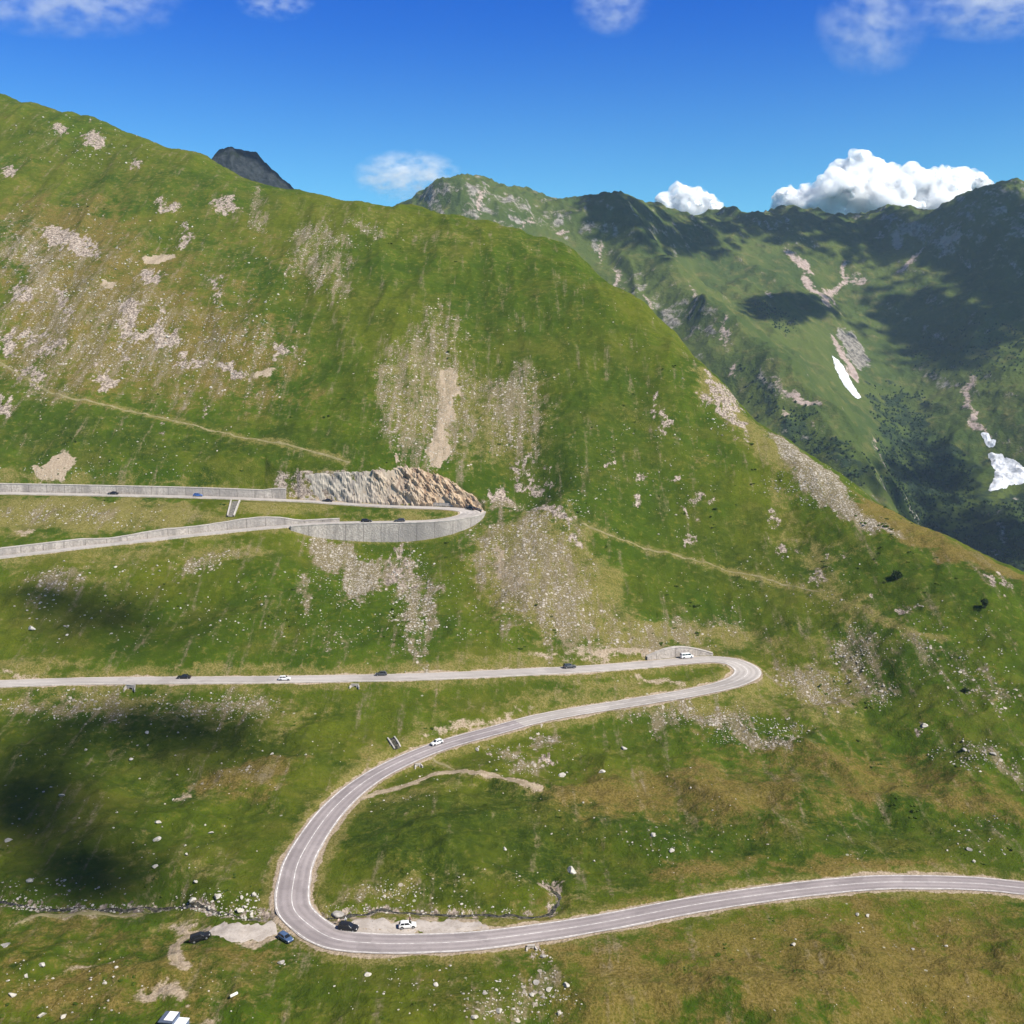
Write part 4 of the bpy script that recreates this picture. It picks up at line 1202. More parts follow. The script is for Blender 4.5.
ribbon('path', PATHS['upper'], .55, M_PATH, seed=1, dz=.1, rag=.45)
ribbon('path', PATHS['middle'], .36, M_PATH, seed=2, dz=.1, rag=.4)
ribbon('track', PATHS['track'], .95, M_TRACK, seed=3, dz=.05, rag=.6)
ribbon('track', PATHS['branch'], .8, M_PATH, seed=4, dz=.08, rag=.4)
ribbon('track', PATHS['loop'], .8, M_TRACK, seed=5, dz=.05, rag=.7)
ribbon('track', PATHS['stream_side'], .7, M_PATH, seed=6, dz=.08, rag=.4)
for up_px, lo_px, sd in [([(214, 925.5), (230, 922), (250, 921.5), (268, 922), (278, 923.5)], [(206, 932), (214, 939), (235, 941), (262, 939.5), (281, 935)], 7),
                         ([(334, 925.5), (345, 921), (362, 919), (390, 918.5), (430, 919), (462, 920.5), (478, 923), (490, 927.5)], [(330, 929), (345, 933), (365, 935.5), (392, 936), (430, 934.5), (460, 932.5), (478, 931), (492, 929.5)], 8)]:
    a = sight_line(up_px, .5); b = sight_line(lo_px, .5)
    n = min(len(a), len(b), 90)
    ra = np.stack([np.interp(np.linspace(0, 1, n), np.linspace(0, 1, len(a)), a[:, k]) for k in (0, 1)], 1)
    rb = np.stack([np.interp(np.linspace(0, 1, n), np.linspace(0, 1, len(b)), b[:, k]) for k in (0, 1)], 1)
    drape('layby', ra, rb, M_GRAVEL, nc=15, dz=.05, seed=sd, rag=1.5)

t = NT('stream_water'); nn = t.noise(t.pos(), 1.2, 4, .7)
M_WATER = t.finish(t.mix(t.ramp(nn, .4, .65), (.022, .021, .014), (.11, .10, .07)), .15, bump=nn, bstr=.4, bdist=.1, spec=.5)
for line in STREAMS:
    l2 = resample(line, .8)
    ribbon('stream', l2, .62, M_WATER, seed=11, dz=.10, rag=.75, edge_drop=.25)

# ------------------------------------------------------------------ stones
M_STONE = stone_mat('pale_stone', (.40, .37, .315), (.54, .51, .45), (.27, .24, .195), .6)
M_STONE2 = stone_mat('grey_stone', (.27, .25, .225), (.40, .375, .335), (.18, .165, .14), .6)
M_CHIP = stone_mat('loose_stone', (.33, .295, .245), (.46, .42, .36), (.22, .195, .155), .4)
PROTO = []
for s in range(10):
    rs = np.random.default_rng(50 + s)
    v, f = ico(3)
    v = v.copy()
    for _ in range(9):                                   # split planes give a broken, faceted block
        n = rs.normal(size=3); n /= np.linalg.norm(n); d = rs.uniform(.42, .80)
        k = v @ n; over = k > d
        v[over] -= (k[over] - d)[:, None] * n
    v *= np.array([1.0, rs.uniform(.58, .9), rs.uniform(.34, .58)])
    v *= (1 + .06 * rs.normal(size=(len(v), 1)) * .5)
    v /= np.abs(v[:, :2]).max()
    v[:, 2] -= v[:, 2].min() * .55
    PROTO.append(mesh_np('boulder', v, f, [M_STONE if s < 7 else M_STONE2], False))


def boulder(x, y, z, r, label, group=None, k=None, rot=None, flat=1.0, name='boulder', cat='boulder'):
    k = RNG.integers(0, 10) if k is None else k
    o = bpy.data.objects.new(name, PROTO[k]); COL.objects.link(o)
    o.location = (x, y, z - r * .08); o.scale = (r, r, r * flat)
    o.rotation_euler = (RNG.uniform(-.2, .2), RNG.uniform(-.2, .2), RNG.uniform(0, 6.28) if rot is None else rot)
    o['label'] = label; o['category'] = cat
    if group:
        o['group'] = group
    return o


NAMED = [
    (572, 871, 12, 'large white boulder standing alone in the meadow above the valley road', 0), (672, 851, 8, 'white boulder at the end of a line of stones on the meadow', 1),
    (218, 897, 13, 'large pale angular boulder on the stream bank left of the bend', 2), (192, 898, 11, 'flat pale block at the stream edge, left of the largest bank boulder', 3),
    (242, 898, 8, 'upright narrow pale stone right of the largest bank boulder', 4), (254, 895, 9, 'pale boulder close to the outside of the big bend, above the stream', 5),
    (30, 881, 9, 'pale rounded boulder alone in the cloud shadow at the left', 6), (240, 909, 9, 'pale flat rock in the stream bed before the bend', 0),
    (6, 945, 15, 'long flat grey slab cut off by the left edge', 8), (42, 966, 8, 'pale boulder upper of three on the lower left grass', 1), (26, 976, 8, 'pale boulder middle of three on the lower left grass', 2), (12, 995, 9, 'pale boulder lowest of three on the lower left grass', 3),
    (64, 1017, 9, 'white boulder in the bottom left corner grass', 5), (42, 1016, 11, 'tan flat stone beside the white boulder in the bottom left corner', 4),
    (281, 963, 9, 'grey pointed boulder below the blue hatchback', 9), (368, 975, 8, 'tilted pale slab on the grass below the big bend', 6),
    (562, 776, 9, 'flat pale slab just right of the dirt track end', 0), (602, 772, 8, 'bright pointed stone on the meadow right of the dirt track', 1), (583, 802, 5, 'small white stone midway down the green meadow', 2),
    (477, 749, 8, 'leaning pale stone below the middle road beside the scree', 4), (624, 749, 7, 'long flat white stone below the middle road', 3), (594, 862, 5, 'small white stone right above the large white boulder', 5), (653, 836, 7, 'tall pale stone in the line of stones on the meadow', 6), (505, 849, 5, 'small white stone left of the large white boulder', 0),
    (924, 726, 9, 'pinkish pale boulder alone on the right hand slope', 1), (965, 750, 8, 'grey boulder of the right hand slope near the brown ridge', 7), (994, 754, 9, 'dark-sided pale boulder near the right edge of the slope', 8), (969, 850, 8, 'dark-sided boulder above the road at the right', 9), (974, 862, 7, 'pale block just above the right end of the road', 2), (968, 831, 5, 'upper pale stone in the dark hollow at the right', 3),
    (32, 629, 9, 'flat white slab on the slope above the middle road at the left', 0), (62, 796, 8, 'white stone on the shaded meadow at the left', 4), (9, 841, 9, 'large pale stone at the left edge in the cloud shadow', 5), (157, 840, 9, 'broad pale stone on the bright meadow', 6), (158, 823, 8, 'pair-topped pale stone just above the broad stone on the bright meadow', 1),
    (86, 750, 6, 'white stone in the grass below the left road', 2), (147, 733, 5, 'small white block right of the concrete culvert, below the road', 3), (211, 833, 7, 'pale stone cluster head right of the broad stone', 4), (186, 855, 7, 'pale stone below the stone cluster on the bright meadow', 5), (196, 882, 6, 'white round stone just above the stream boulders', 6), (155, 867, 7, 'flat light stone above the stream', 0), (131, 760, 6, 'light stone on the shadowed slope left of the brown mound', 1), (272, 754, 6, 'pale stone on the top of the brown mound', 2),
    (338, 911, 16, 'broad flat pinkish rock slab at the start of the stream by the bend', 7), (499, 1012, 9, 'pale boulder in the bottom centre rubble', 3), (491, 1012, 7, 'smaller pale boulder left in the bottom centre rubble', 4), (520, 1004, 6, 'dark hollow-sided boulder in the bottom rubble', 9), (550, 990, 9, 'pale block at the upper right of the bottom rubble', 5), (532, 995, 7, 'light stone in the middle of the bottom rubble', 6), (537, 982, 10, 'grey boulder at the head of the bottom rubble', 8), (567, 985, 8, 'flat white stone right of the bottom rubble', 0), (485, 994, 6, 'rounded grey stone above the bottom centre rubble', 7), (475, 1019, 9, 'pale flat stone at the bottom edge, left of the rubble', 1), (559, 1014, 9, 'upright pale stone at the bottom edge, right of the rubble', 2), (436, 985, 7, 'white stone alone left of the bottom rubble', 3), (543, 957, 8, 'grey stone in the ditch just below the valley road', 9),
    (857, 915, 8, 'left stone of the white row below the valley road', 4), (868, 916, 6, 'right stone of the white row below the valley road', 5), (913, 949, 5, 'small dark-edged stone on the brown grass', 8), (946, 946, 4, 'small pale stone on the brown grass at the right', 6), (793, 945, 6, 'low pale stone on the brown grass below the road', 0)]
nx = np.array([q[0] for q in NAMED], float); ny = np.array([q[1] for q in NAMED], float)
nxy, _ = sight(nx, ny); nz_ = ground(nxy[:, 0], nxy[:, 1])
for q, xy, z in zip(NAMED, nxy, nz_):
    d = xy[1] * CP - z * SP
    boulder(xy[0], xy[1], z, q[2] * .47 * d / F, q[3], None, k=q[4], flat=1.1)
# long bright slab lying on the lower left grass
xy, _ = sight([234], [996]); z = float(ground(xy[:, 0], xy[:, 1])[0])
bm = bmesh.new(); bm_box(bm, (0, 0, .22), (1.75, .52, .42), 0, .08)
for v in bm.verts:
    v.co += Vector((.05 * math.sin(v.co.y * 9), .05 * math.sin(v.co.x * 5), .03 * math.sin(v.co.x * 7)))
sl_ = bm_obj('stone_slab', bm, plain('white_slab', (.74, .72, .66), .8), None, label='long narrow white slab lying on the dark grass near the hut', category='stone slab')
sl_.location = (xy[0, 0], xy[0, 1], z + .02); sl_.rotation_euler = (0, -.05, R(48))

# fields of loose stone: where, how many, apparent size range, group phrase, shared label
FIELDS = [
    ((150, 300, 160, 95), 900, (1.0, 3.4), 'stones on the upper left slope', 'pale rock among the patchy outcrops of the upper left slope'),
    ((60, 250, 70, 60), 260, (1.0, 3.2), 'stones on the upper left slope', 'pale rock among the patchy outcrops of the upper left slope'),
    ((190, 350, 90, 40), 360, (1.0, 3.2), 'stones on the upper left slope', 'pale rock among the patchy outcrops of the upper left slope'),
    ((90, 140, 95, 34), 260, (1.0, 2.8), None, None), ((360, 235, 60, 20), 90, (.9, 2.0), None, None), ((320, 265, 32, 40), 80, (.7, 1.8), None, None),
    ((425, 390, 52, 80), 260, (.7, 1.9), None, None), ((516, 410, 34, 42), 130, (.7, 1.8), None, None),
    ((150, 445, 150, 22), 90, (.9, 2.4), None, None), ((80, 515, 100, 16), 300, (.9, 2.4), None, None), ((110, 470, 110, 10), 140, (.9, 2.4), None, None),
    ((560, 330, 160, 110), 110, (.9, 2.2), None, None), ((650, 480, 90, 70), 260, (.9, 2.8), None, None), ((725, 405, 22, 32), 130, (1.0, 3.0), None, None),
    ((150, 600, 160, 50), 420, (1.0, 3.6), 'stones on the slope between the two roads at the left', 'small pale stone on the slope between the middle road and the upper walls'),
    ((345, 572, 36, 36), 420, (.8, 2.2), None, None), ((412, 600, 26, 56), 520, (.9, 3.2), None, None), ((340, 620, 70, 40), 200, (.9, 2.6), None, None),
    ((540, 580, 64, 66), 420, (.7, 2.1), None, None), ((560, 515, 40, 24), 160, (.9, 2.8), None, None), ((470, 600, 40, 50), 160, (.9, 2.4), None, None),
    ((820, 485, 64, 22), 420, (.9, 2.4), None, None),
    ((760, 590, 120, 40), 240, (.9, 2.6), None, None), ((660, 632, 110, 16), 200, (.8, 2.2), None, None),
    ((853, 655, 22, 32), 340, (1.0, 3.2), 'stones of the gully on the right slope', 'pale block in the stony gully right of the lower hairpin'),
    ((878, 690, 22, 20), 140, (1.0, 3.0), 'stones of the gully on the right slope', 'pale block in the stony gully right of the lower hairpin'),
    ((950, 660, 70, 60), 260, (1.0, 2.8), None, None), ((975, 755, 50, 16), 200, (1.0, 3.4), 'stones beside the brown ridge at the right', 'pale stone in the scatter beside the brown ridge at the right edge'),
    ((812, 688, 34, 18), 380, (.8, 2.0), None, None), ((755, 732, 60, 16), 420, (.9, 2.8), 'stones of the spill below the hairpin', 'pale stone in the spill of rubble below the lower hairpin'),
    ((690, 715, 70, 12), 260, (.9, 2.2), None, None),
    ((85, 705, 100, 18), 420, (.9, 2.6), None, None), ((230, 708, 60, 18), 260, (.9, 2.6), None, None), ((150, 745, 150, 36), 120, (.9, 3.2), 'stones in the grass below the left road', 'small white stone in the shaded grass below the left stretch of middle road'),
    ((130, 830, 140, 60), 130, (.9, 3.4), 'stones on the left meadow', 'small white stone on the meadow between the left road and the stream'),
    ((110, 905, 120, 3.5), 200, (1.2, 4.2), 'stones along the stream', 'pale stone lying along the dark stream bed'), ((235, 911, 35, 6), 90, (1.2, 5.0), 'stones along the stream', 'pale stone lying along the dark stream bed'), ((60, 890, 70, 14), 130, (1.2, 4.0), 'stones along the stream', 'pale stone lying along the dark stream bed'), ((215, 900, 60, 12), 120, (1.2, 4.5), 'stones along the stream', 'pale stone lying along the dark stream bed'),
    ((420, 908, 110, 5), 260, (1.0, 4.0), 'stones along the stream', 'pale stone lying along the dark stream bed'), ((385, 892, 45, 10), 120, (1.0, 3.4), None, None),
    ((470, 885, 90, 22), 80, (1.0, 3.0), None, None), ((350, 775, 60, 50), 70, (.9, 2.4), None, None), ((410, 790, 60, 18), 60, (1.0, 2.8), None, None),
    ((530, 757, 60, 22), 160, (.9, 3.0), None, None), ((620, 810, 150, 60), 110, (1.0, 3.0), 'stones on the central meadow', 'small white stone on the green meadow inside the road loop'),
    ((665, 842, 40, 18), 40, (1.2, 3.6), 'stones on the central meadow', 'small white stone on the green meadow inside the road loop'),
    ((980, 840, 40, 28), 90, (1.0, 3.6), 'stones in the hollow at the right', 'pale stone in the dark hollow above the road at the right'), ((760, 850, 120, 24), 60, (1.0, 2.6), None, None),
    ((520, 1000, 64, 26), 190, (.9, 4.2), 'stones of the bottom rubble', 'pale stone in the rubble patch at the bottom centre'), ((545, 960, 14, 14), 50, (1.0, 3.5), None, None),
    ((300, 985, 160, 34), 80, (1.0, 3.6), 'stones on the lower grass', 'pale stone in the grass below the big road bend'), ((70, 980, 80, 40), 110, (1.0, 4.2), 'stones in the lower left corner', 'pale stone in the rough grass of the lower left corner'),
    ((430, 985, 70, 30), 60, (1.0, 3.6), 'stones on the lower grass', 'pale stone in the grass below the big road bend'), ((860, 930, 140, 30), 30, (1.0, 3.2), None, None), ((860, 1000, 150, 20), 30, (1.0, 2.6), None, None)]
SU, SV, SZ, SG = [], [], [], []
for gi, (e, n, sr, gname, lab) in enumerate(FIELDS):
    th = RNG.uniform(0, 6.283, n); rr = np.sqrt(RNG.uniform(0, 1, n)) * RNG.uniform(.75, 1.12, n)
    SU.append(e[0] + e[2] * rr * np.cos(th)); SV.append(e[1] + e[3] * rr * np.sin(th))
    SZ.append(sr[0] + (sr[1] - sr[0]) * RNG.uniform(0, 1, n) ** 3.2); SG.append(np.full(n, gi))
SU, SV, SZ, SG = map(np.concatenate, (SU, SV, SZ, SG))
sxy, sok = sight(SU, SV)
rdn = near_roads(sxy[:, 0], sxy[:, 1], 12)
for rd, i in zip(ROADS, rdn):
    mm = i >= 0
    r = np.full(len(i), 99.0); r[mm] = np.hypot(sxy[mm, 0] - rd.p[i[mm], 0], sxy[mm, 1] - rd.p[i[mm], 1]) - rd.hw[i[mm]]
    sok &= r > 2.4
sz_w = ground(sxy[:, 0], sxy[:, 1])
srad = SZ * .5 * (sxy[:, 1] * CP - sz_w * SP) / F
# keep clumps: stones gather where the ground noise says so
cl = fbm(sxy[:, 0], sxy[:, 1], 16, 3, 900)
sok &= (cl + RNG.uniform(-.5, .5, len(cl))) > -.25
order = np.argsort(-np.where(sok & np.array([FIELDS[g][3] is not None for g in SG]), SZ, 0))
single = order[:235]
for i in single:
    boulder(sxy[i, 0], sxy[i, 1], sz_w[i], srad[i], FIELDS[SG[i]][4], FIELDS[SG[i]][3], flat=RNG.uniform(.8, 1.25), name='stone', cat='stone')
rest = np.setdiff1d(np.nonzero(sok)[0], single)
bv, bf = ico(1)
n = len(rest)
rs = np.random.default_rng(3)
dirs = bv[None] * (1 + rs.uniform(-.32, .25, (n, len(bv), 1)))
scl = np.stack([rs.uniform(.75, 1.25, n), rs.uniform(.6, 1.0, n), rs.uniform(.45, .8, n)], 1)
dirs *= scl[:, None, :] * srad[rest][:, None, None]
a = rs.uniform(0, 6.28, n); ca, sa = np.cos(a)[:, None], np.sin(a)[:, None]
vx = dirs[..., 0] * ca - dirs[..., 1] * sa; vy = dirs[..., 0] * sa + dirs[..., 1] * ca
V = np.stack([vx + sxy[rest, 0][:, None], vy + sxy[rest, 1][:, None], dirs[..., 2] + (sz_w[rest] + srad[rest] * .15)[:, None]], -1)
Fq = (bf[None] + (np.arange(n) * len(bv))[:, None, None]).reshape(-1, 3)
fm = np.repeat((rs.uniform(0, 1, n) < .55).astype(int), len(bf))
link('loose_stones', mesh_np('loose_stones', V.reshape(-1, 3), Fq, [M_CHIP, M_STONE], False, fm), kind='stuff')

# ------------------------------------------------------------------ culverts and the drainage chute
M_DARK = plain('painted_mouth_shade', (.012, .012, .011), .9)  # near-black colour standing for the shade inside a culvert


def at_px(u, v):
    xy, _ = sight([u], [v]); return float(xy[0, 0]), float(xy[0, 1]), float(ground(xy[:, 0], xy[:, 1])[0])


def headwall(u, v, wdt, hgt, rot, label):
    x, y, z = at_px(u, v)
    e = empty('culvert', (x, y, z), label, 'culvert', rot=(0, 0, rot))
    bm = bmesh.new(); w2 = wdt / 2; t2 = .28
    # tapered head wall with an arched mouth, built as a ring round the opening
    ow = wdt * .2; oh = hgt * .42
    outer = [(-w2 * .8, -.6), (-w2, hgt), (w2, hgt), (w2 * .8, -.6)]
    inner = [(-ow, -.6), (-ow, oh * .6), (-ow * .6, oh), (ow * .6, oh), (ow, oh * .6), (ow, -.6)]
    ring = outer[0:1] + outer[1:3] + outer[3:4] + inner[::-1]
    vs = [[bm.verts.new((px, yy_, pz)) for px, pz in ring] for yy_ in (-t2, t2)]
    bm.faces.new(vs[0]); bm.faces.new(vs[1][::-1])
    for i in range(len(ring)):
        j = (i + 1) % len(ring)
        bm.faces.new((vs[0][i], vs[1][i], vs[1][j], vs[0][j]))
    bm_obj('head_wall', bm, M_CONC, e)
    bm = bmesh.new(); bm_box(bm, (0, .02, hgt + .08), (wdt + .25, .75, .16), 0, .03); bm_obj('coping', bm, M_CONC, e)
    for s in (-1, 1):
        bm = bmesh.new()
        q = [(s * w2 * .8, -t2, -.6), (s * w2 * .98, -t2, hgt * .9), (s * (w2 + .25), -1.1, .3), (s * (w2 + .25), -1.1, -.6)]
        q2 = [(a_ + s * .3, b_, c_) for a_, b_, c_ in q]
        A = [bm.verts.new(k) for k in q]; B = [bm.verts.new(k) for k in q2]
        bm.faces.new(A); bm.faces.new(B[::-1])
        for i in range(4):
            j = (i + 1) % 4; bm.faces.new((A[i], B[i], B[j], A[j]))
        bm_obj('wing_wall', bm, M_CONC, e)
    bm = bmesh.new(); bm_box(bm, (0, .16, oh * .4), (ow * 2, .1, oh * 1.2)); bm_obj('mouth_shade_panel', bm, M_DARK, e)  # solid panel closing the arch, its darkness is painted shade
    return e


headwall(131, 689, 3.1, 1.3, R(-12), 'pale concrete culvert head under the left stretch of middle road')
headwall(355, 686.5, 2.4, .7, R(-5), 'low concrete culvert head under the middle road, beside the dark grey car')
headwall(418, 766, 1.5, .7, R(20), 'small white culvert outlet below the curving road, above the dirt track')
headwall(531, 948, 1.5, .6, R(8), 'small stone culvert outlet in the ditch just below the valley road')
headwall(129, 703, .9, .6, R(-10), 'tiny concrete drain outlet in the grass below the concrete culvert head') if False else None

# stone-lined chute from the topmost road down to the lower branch
cp = np.array([at_px(235.5, 501.5), at_px(234, 506), at_px(232, 512), at_px(230.5, 517.5)])
e = empty('drainage_chute', cp[-1], 'narrow stone-lined drainage chute running down between the two upper roads', 'drainage chute')
line = resample(catmull(cp, .4), .4)
tt = np.gradient(line[:, :2], axis=0); tt /= np.linalg.norm(tt, axis=1)[:, None]; nn_ = np.stack([-tt[:, 1], tt[:, 0]], 1)
for s in (-1, 1):
    w = np.linspace(1.55, 1.0, len(line))[:, None]
    q0 = line[:, :2] + nn_ * s * w; q1 = line[:, :2] + nn_ * s * (w + .55)
    V = np.stack([np.column_stack([q0, line[:, 2] - .8]), np.column_stack([q0, line[:, 2] + .75]), np.column_stack([q1, line[:, 2] + .75]), np.column_stack([q1, line[:, 2] - .8])], 1) - cp[-1]
    link('side_wall', mesh_np('side_wall', V.reshape(-1, 3), grid_faces(len(line), 4), [M_CONC], False), e)
q = np.stack([np.column_stack([line[:, :2] + nn_ * o, line[:, 2] + .12 + .1 * abs(o)]) for o in (-1.2, -.5, .5, 1.2)], 1) - cp[-1]
link('channel_bed', mesh_np('channel_bed', q.reshape(-1, 3), grid_faces(len(line), 4), [stone_mat('wet_bed', (.10, .095, .08), (.20, .185, .16), (.05, .05, .045), 1.2)], False), e)
# walled stream inlet above the curving road
cp = np.array([at_px(391, 738.5), at_px(393.5, 742), at_px(396, 746), at_px(398, 749.5)])
e = empty('culvert_inlet', cp[-1], 'dark stone-walled stream inlet on the uphill side of the curving road', 'culvert')
line = resample(catmull(cp, .4), .4)
tt = np.gradient(line[:, :2], axis=0); tt /= np.linalg.norm(tt, axis=1)[:, None]; nn_ = np.stack([-tt[:, 1], tt[:, 0]], 1)
for s in (-1, 1):
    q0 = line[:, :2] + nn_ * s * .9; q1 = line[:, :2] + nn_ * s * 1.35
    V = np.stack([np.column_stack([q0, line[:, 2] - .8]), np.column_stack([q0, line[:, 2] + .55]), np.column_stack([q1, line[:, 2] + .55]), np.column_stack([q1, line[:, 2] - .8])], 1) - cp[-1]
    link('side_wall', mesh_np('side_wall', V.reshape(-1, 3), grid_faces(len(line), 4), [M_STONE2], False), e)
q = np.stack([np.column_stack([line[:, :2] + nn_ * o, line[:, 2] + .12]) for o in (-.88, 0, .88)], 1) - cp[-1]
link('channel_bed', mesh_np('channel_bed', q.reshape(-1, 3), grid_faces(len(line), 3), [M_WATER], False), e)

# ------------------------------------------------------------------ bushes
t = NT('juniper_leaf'); nn = t.noise(t.pos(), 1.5, 3, .7)
M_LEAF = t.finish(t.mix(t.ramp(nn, .35, .65), (.016, .030, .012), (.040, .066, .020)), .9, spec=.1)
M_BARK = plain('bark', (.07, .05, .035), .95, var=.3)


def bush(u, v, wpx, hpx, label, seed):
    x, y, z = at_px(u, v); d = (y * CP - z * SP) / F
    w, h = wpx * d / 2, hpx * d
    e = empty('bush', (x, y, z), label, 'bush')
    rs = np.random.default_rng(seed)
    bm = bmesh.new(); bmesh.ops.create_cone(bm, cap_ends=True, segments=8, radius1=w * .14, radius2=w * .05, depth=h * .8, matrix=Matrix.Translation((0, 0, h * .36)))
    for k in range(5):
        aa = k * 1.26; m = Matrix.Translation((0, 0, h * .25)) @ Matrix.Rotation(aa, 4, 'Z') @ Matrix.Rotation(R(50), 4, 'Y') @ Matrix.Translation((0, 0, h * .22))
        bmesh.ops.create_cone(bm, cap_ends=True, segments=6, radius1=w * .07, radius2=w * .02, depth=h * .45, matrix=m)
    bm_obj('trunk', bm, M_BARK, e)
    n = 1500
    c = rs.normal(size=(26, 3)) * np.array([w * .42, w * .42, h * .2]) + np.array([0, 0, h * .45])
    c[:, 2] = np.clip(c[:, 2], h * .15, h * .85)
    c[:, :2] *= (1.15 - c[:, 2:3] / h * .75)
    cen = c[rs.integers(0, len(c), n)] + rs.normal(size=(n, 3)) * w * .17
    cen[:, 2] = np.maximum(cen[:, 2], .1)
    s = w * .11 * rs.uniform(.6, 1.4, n)
    u1 = rs.normal(size=(n, 3)); u1 /= np.linalg.norm(u1, axis=1)[:, None]
    u2 = np.cross(u1, rs.normal(size=(n, 3))); u2 /= np.linalg.norm(u2, axis=1)[:, None]
    V = np.stack([cen - u1 * s[:, None], cen + u2 * s[:, None] * .6, cen + u1 * s[:, None], cen - u2 * s[:, None] * .6], 1).reshape(-1, 3)
    link('crown', mesh_np('crown', V, np.arange(n * 4).reshape(-1, 4), [M_LEAF], False), e)


n = 5200
su = RNG.uniform(0, 1024, n); sv = RNG.uniform(200, 1020, n)
bxy, bok = sight(su, sv)
dn = fbm(bxy[:, 0], bxy[:, 1], 45, 3, 950) + .5 * fbm(bxy[:, 0], bxy[:, 1], 9, 2, 955) + .35 * np.exp(-(((su - 670) / 130) ** 2 + ((sv - 490) / 60) ** 2)) + .3 * np.exp(-(((su - 900) / 120) ** 2 + ((sv - 620) / 60) ** 2))
bok &= dn + RNG.uniform(-.25, .25, n) > .72
bok &= ~(((su > 160) & (su < 292) & (sv > 914) & (sv < 976)) | ((su > 320) & (su < 500) & (sv > 912) & (sv < 942)) | (np.hypot(su - 160, (sv - 996) * 2) < 28))
for rd, i in zip(ROADS, near_roads(bxy[:, 0], bxy[:, 1], 14)):
    mm = i >= 0; r = np.full(n, 99.0); r[mm] = np.hypot(bxy[mm, 0] - rd.p[i[mm], 0], bxy[mm, 1] - rd.p[i[mm], 1]); bok &= r > 7
bxy = bxy[bok]; bz = ground(bxy[:, 0], bxy[:, 1]); n = len(bxy); brr = RNG.uniform(.3, .75, n) * (.6 + bxy[:, 1] / 800)
bv, bf = ico(1)
K3 = 3
V = bv[None, None] * (1 + RNG.uniform(-.35, .3, (n, K3, len(bv), 1))) * (brr[:, None, None, None] * RNG.uniform(.5, 1, (n, K3, 1, 1)) * np.array([1, 1, .55]))
V = V + np.concatenate([RNG.normal(size=(n, K3, 1, 2)) * brr[:, None, None, None] * .7, np.zeros((n, K3, 1, 1))], -1) + np.column_stack([bxy, bz + .05])[:, None, None, :]
t = NT('low_shrub'); nn = t.noise(t.pos(), .8, 4, .7)
M_SHRUB = t.finish(t.mix(t.ramp(nn, .35, .65), (.030, .050, .006), (.058, .084, .010)), .95, spec=.05)
link('shrubs', mesh_np('shrubs', V.reshape(-1, 3), (bf[None] + (np.arange(n * K3) * len(bv))[:, None, None]).reshape(-1, 3), [M_SHRUB], False), kind='stuff')
bush(896, 579, 11, 11, 'dark green conical bush on the right slope below the ridge path', 1)
bush(985, 608, 9, 10, 'dark bush near the right edge, below the brown ridge', 2)
bush(965, 692, 6, 5, 'small dark bush alone on the right slope lower down', 3)
bush(735, 379, 7, 9, 'dark shrub on the rocky shoulder of the ridge', 4)

# ------------------------------------------------------------------ vehicles
M_GLASS = plain('car_glass', (.012, .014, .017), .08, var=.05, spec=.6)
M_TYRE = plain('tyre', (.018, .018, .018), .85)
M_RIM = plain('alloy', (.45, .46, .47), .35, .6)
M_LAMP = plain('lamp_glass', (.75, .76, .74), .12, var=.05)
M_TAIL = plain('tail_lamp', (.35, .015, .012), .2, var=.05)
M_TRIM = plain('black_trim', (.025, .025, .027), .6)
PAINT = {}


def paint(name, col):
    if name not in PAINT:
        t = NT('paint_' + name); nn = t.noise(t.pos(), .7, 3, .5)
        b_ = t.finish(t.mix(t.ramp(nn, .3, .7), tuple(c * .93 for c in col), col), .28, spec=.5)
        PAINT[name] = b_
    return PAINT[name]


KIND = {  # length, width, height, belt, bonnet, ground clearance, wheel radius, wheel x front/rear, glass base/roof stations (rear base, rear roof, front roof, front base)
    'hatchback': (4.0, 1.74, 1.48, .93, .90, .20, .31, 1.25, -1.28, (-1.93, -1.55, .25, 1.02), .82),
    'suv': (4.5, 1.86, 1.70, 1.08, 1.03, .24, .36, 1.38, -1.36, (-2.18, -1.95, .30, 1.05), 1.02),
    'saloon': (4.5, 1.80, 1.45, .93, .88, .19, .32, 1.38, -1.32, (-1.70, -.95, .30, 1.05), .95),
    'estate': (4.6, 1.80, 1.50, .94, .88, .19, .32, 1.40, -1.35, (-2.22, -1.90, .30, 1.08), .90),
    'van': (4.9, 1.92, 1.95, 1.12, 1.10, .22, .34, 1.55, -1.45, (-2.40, -2.30, 1.15, 1.95), 1.06)}
CAR_CACHE = {}


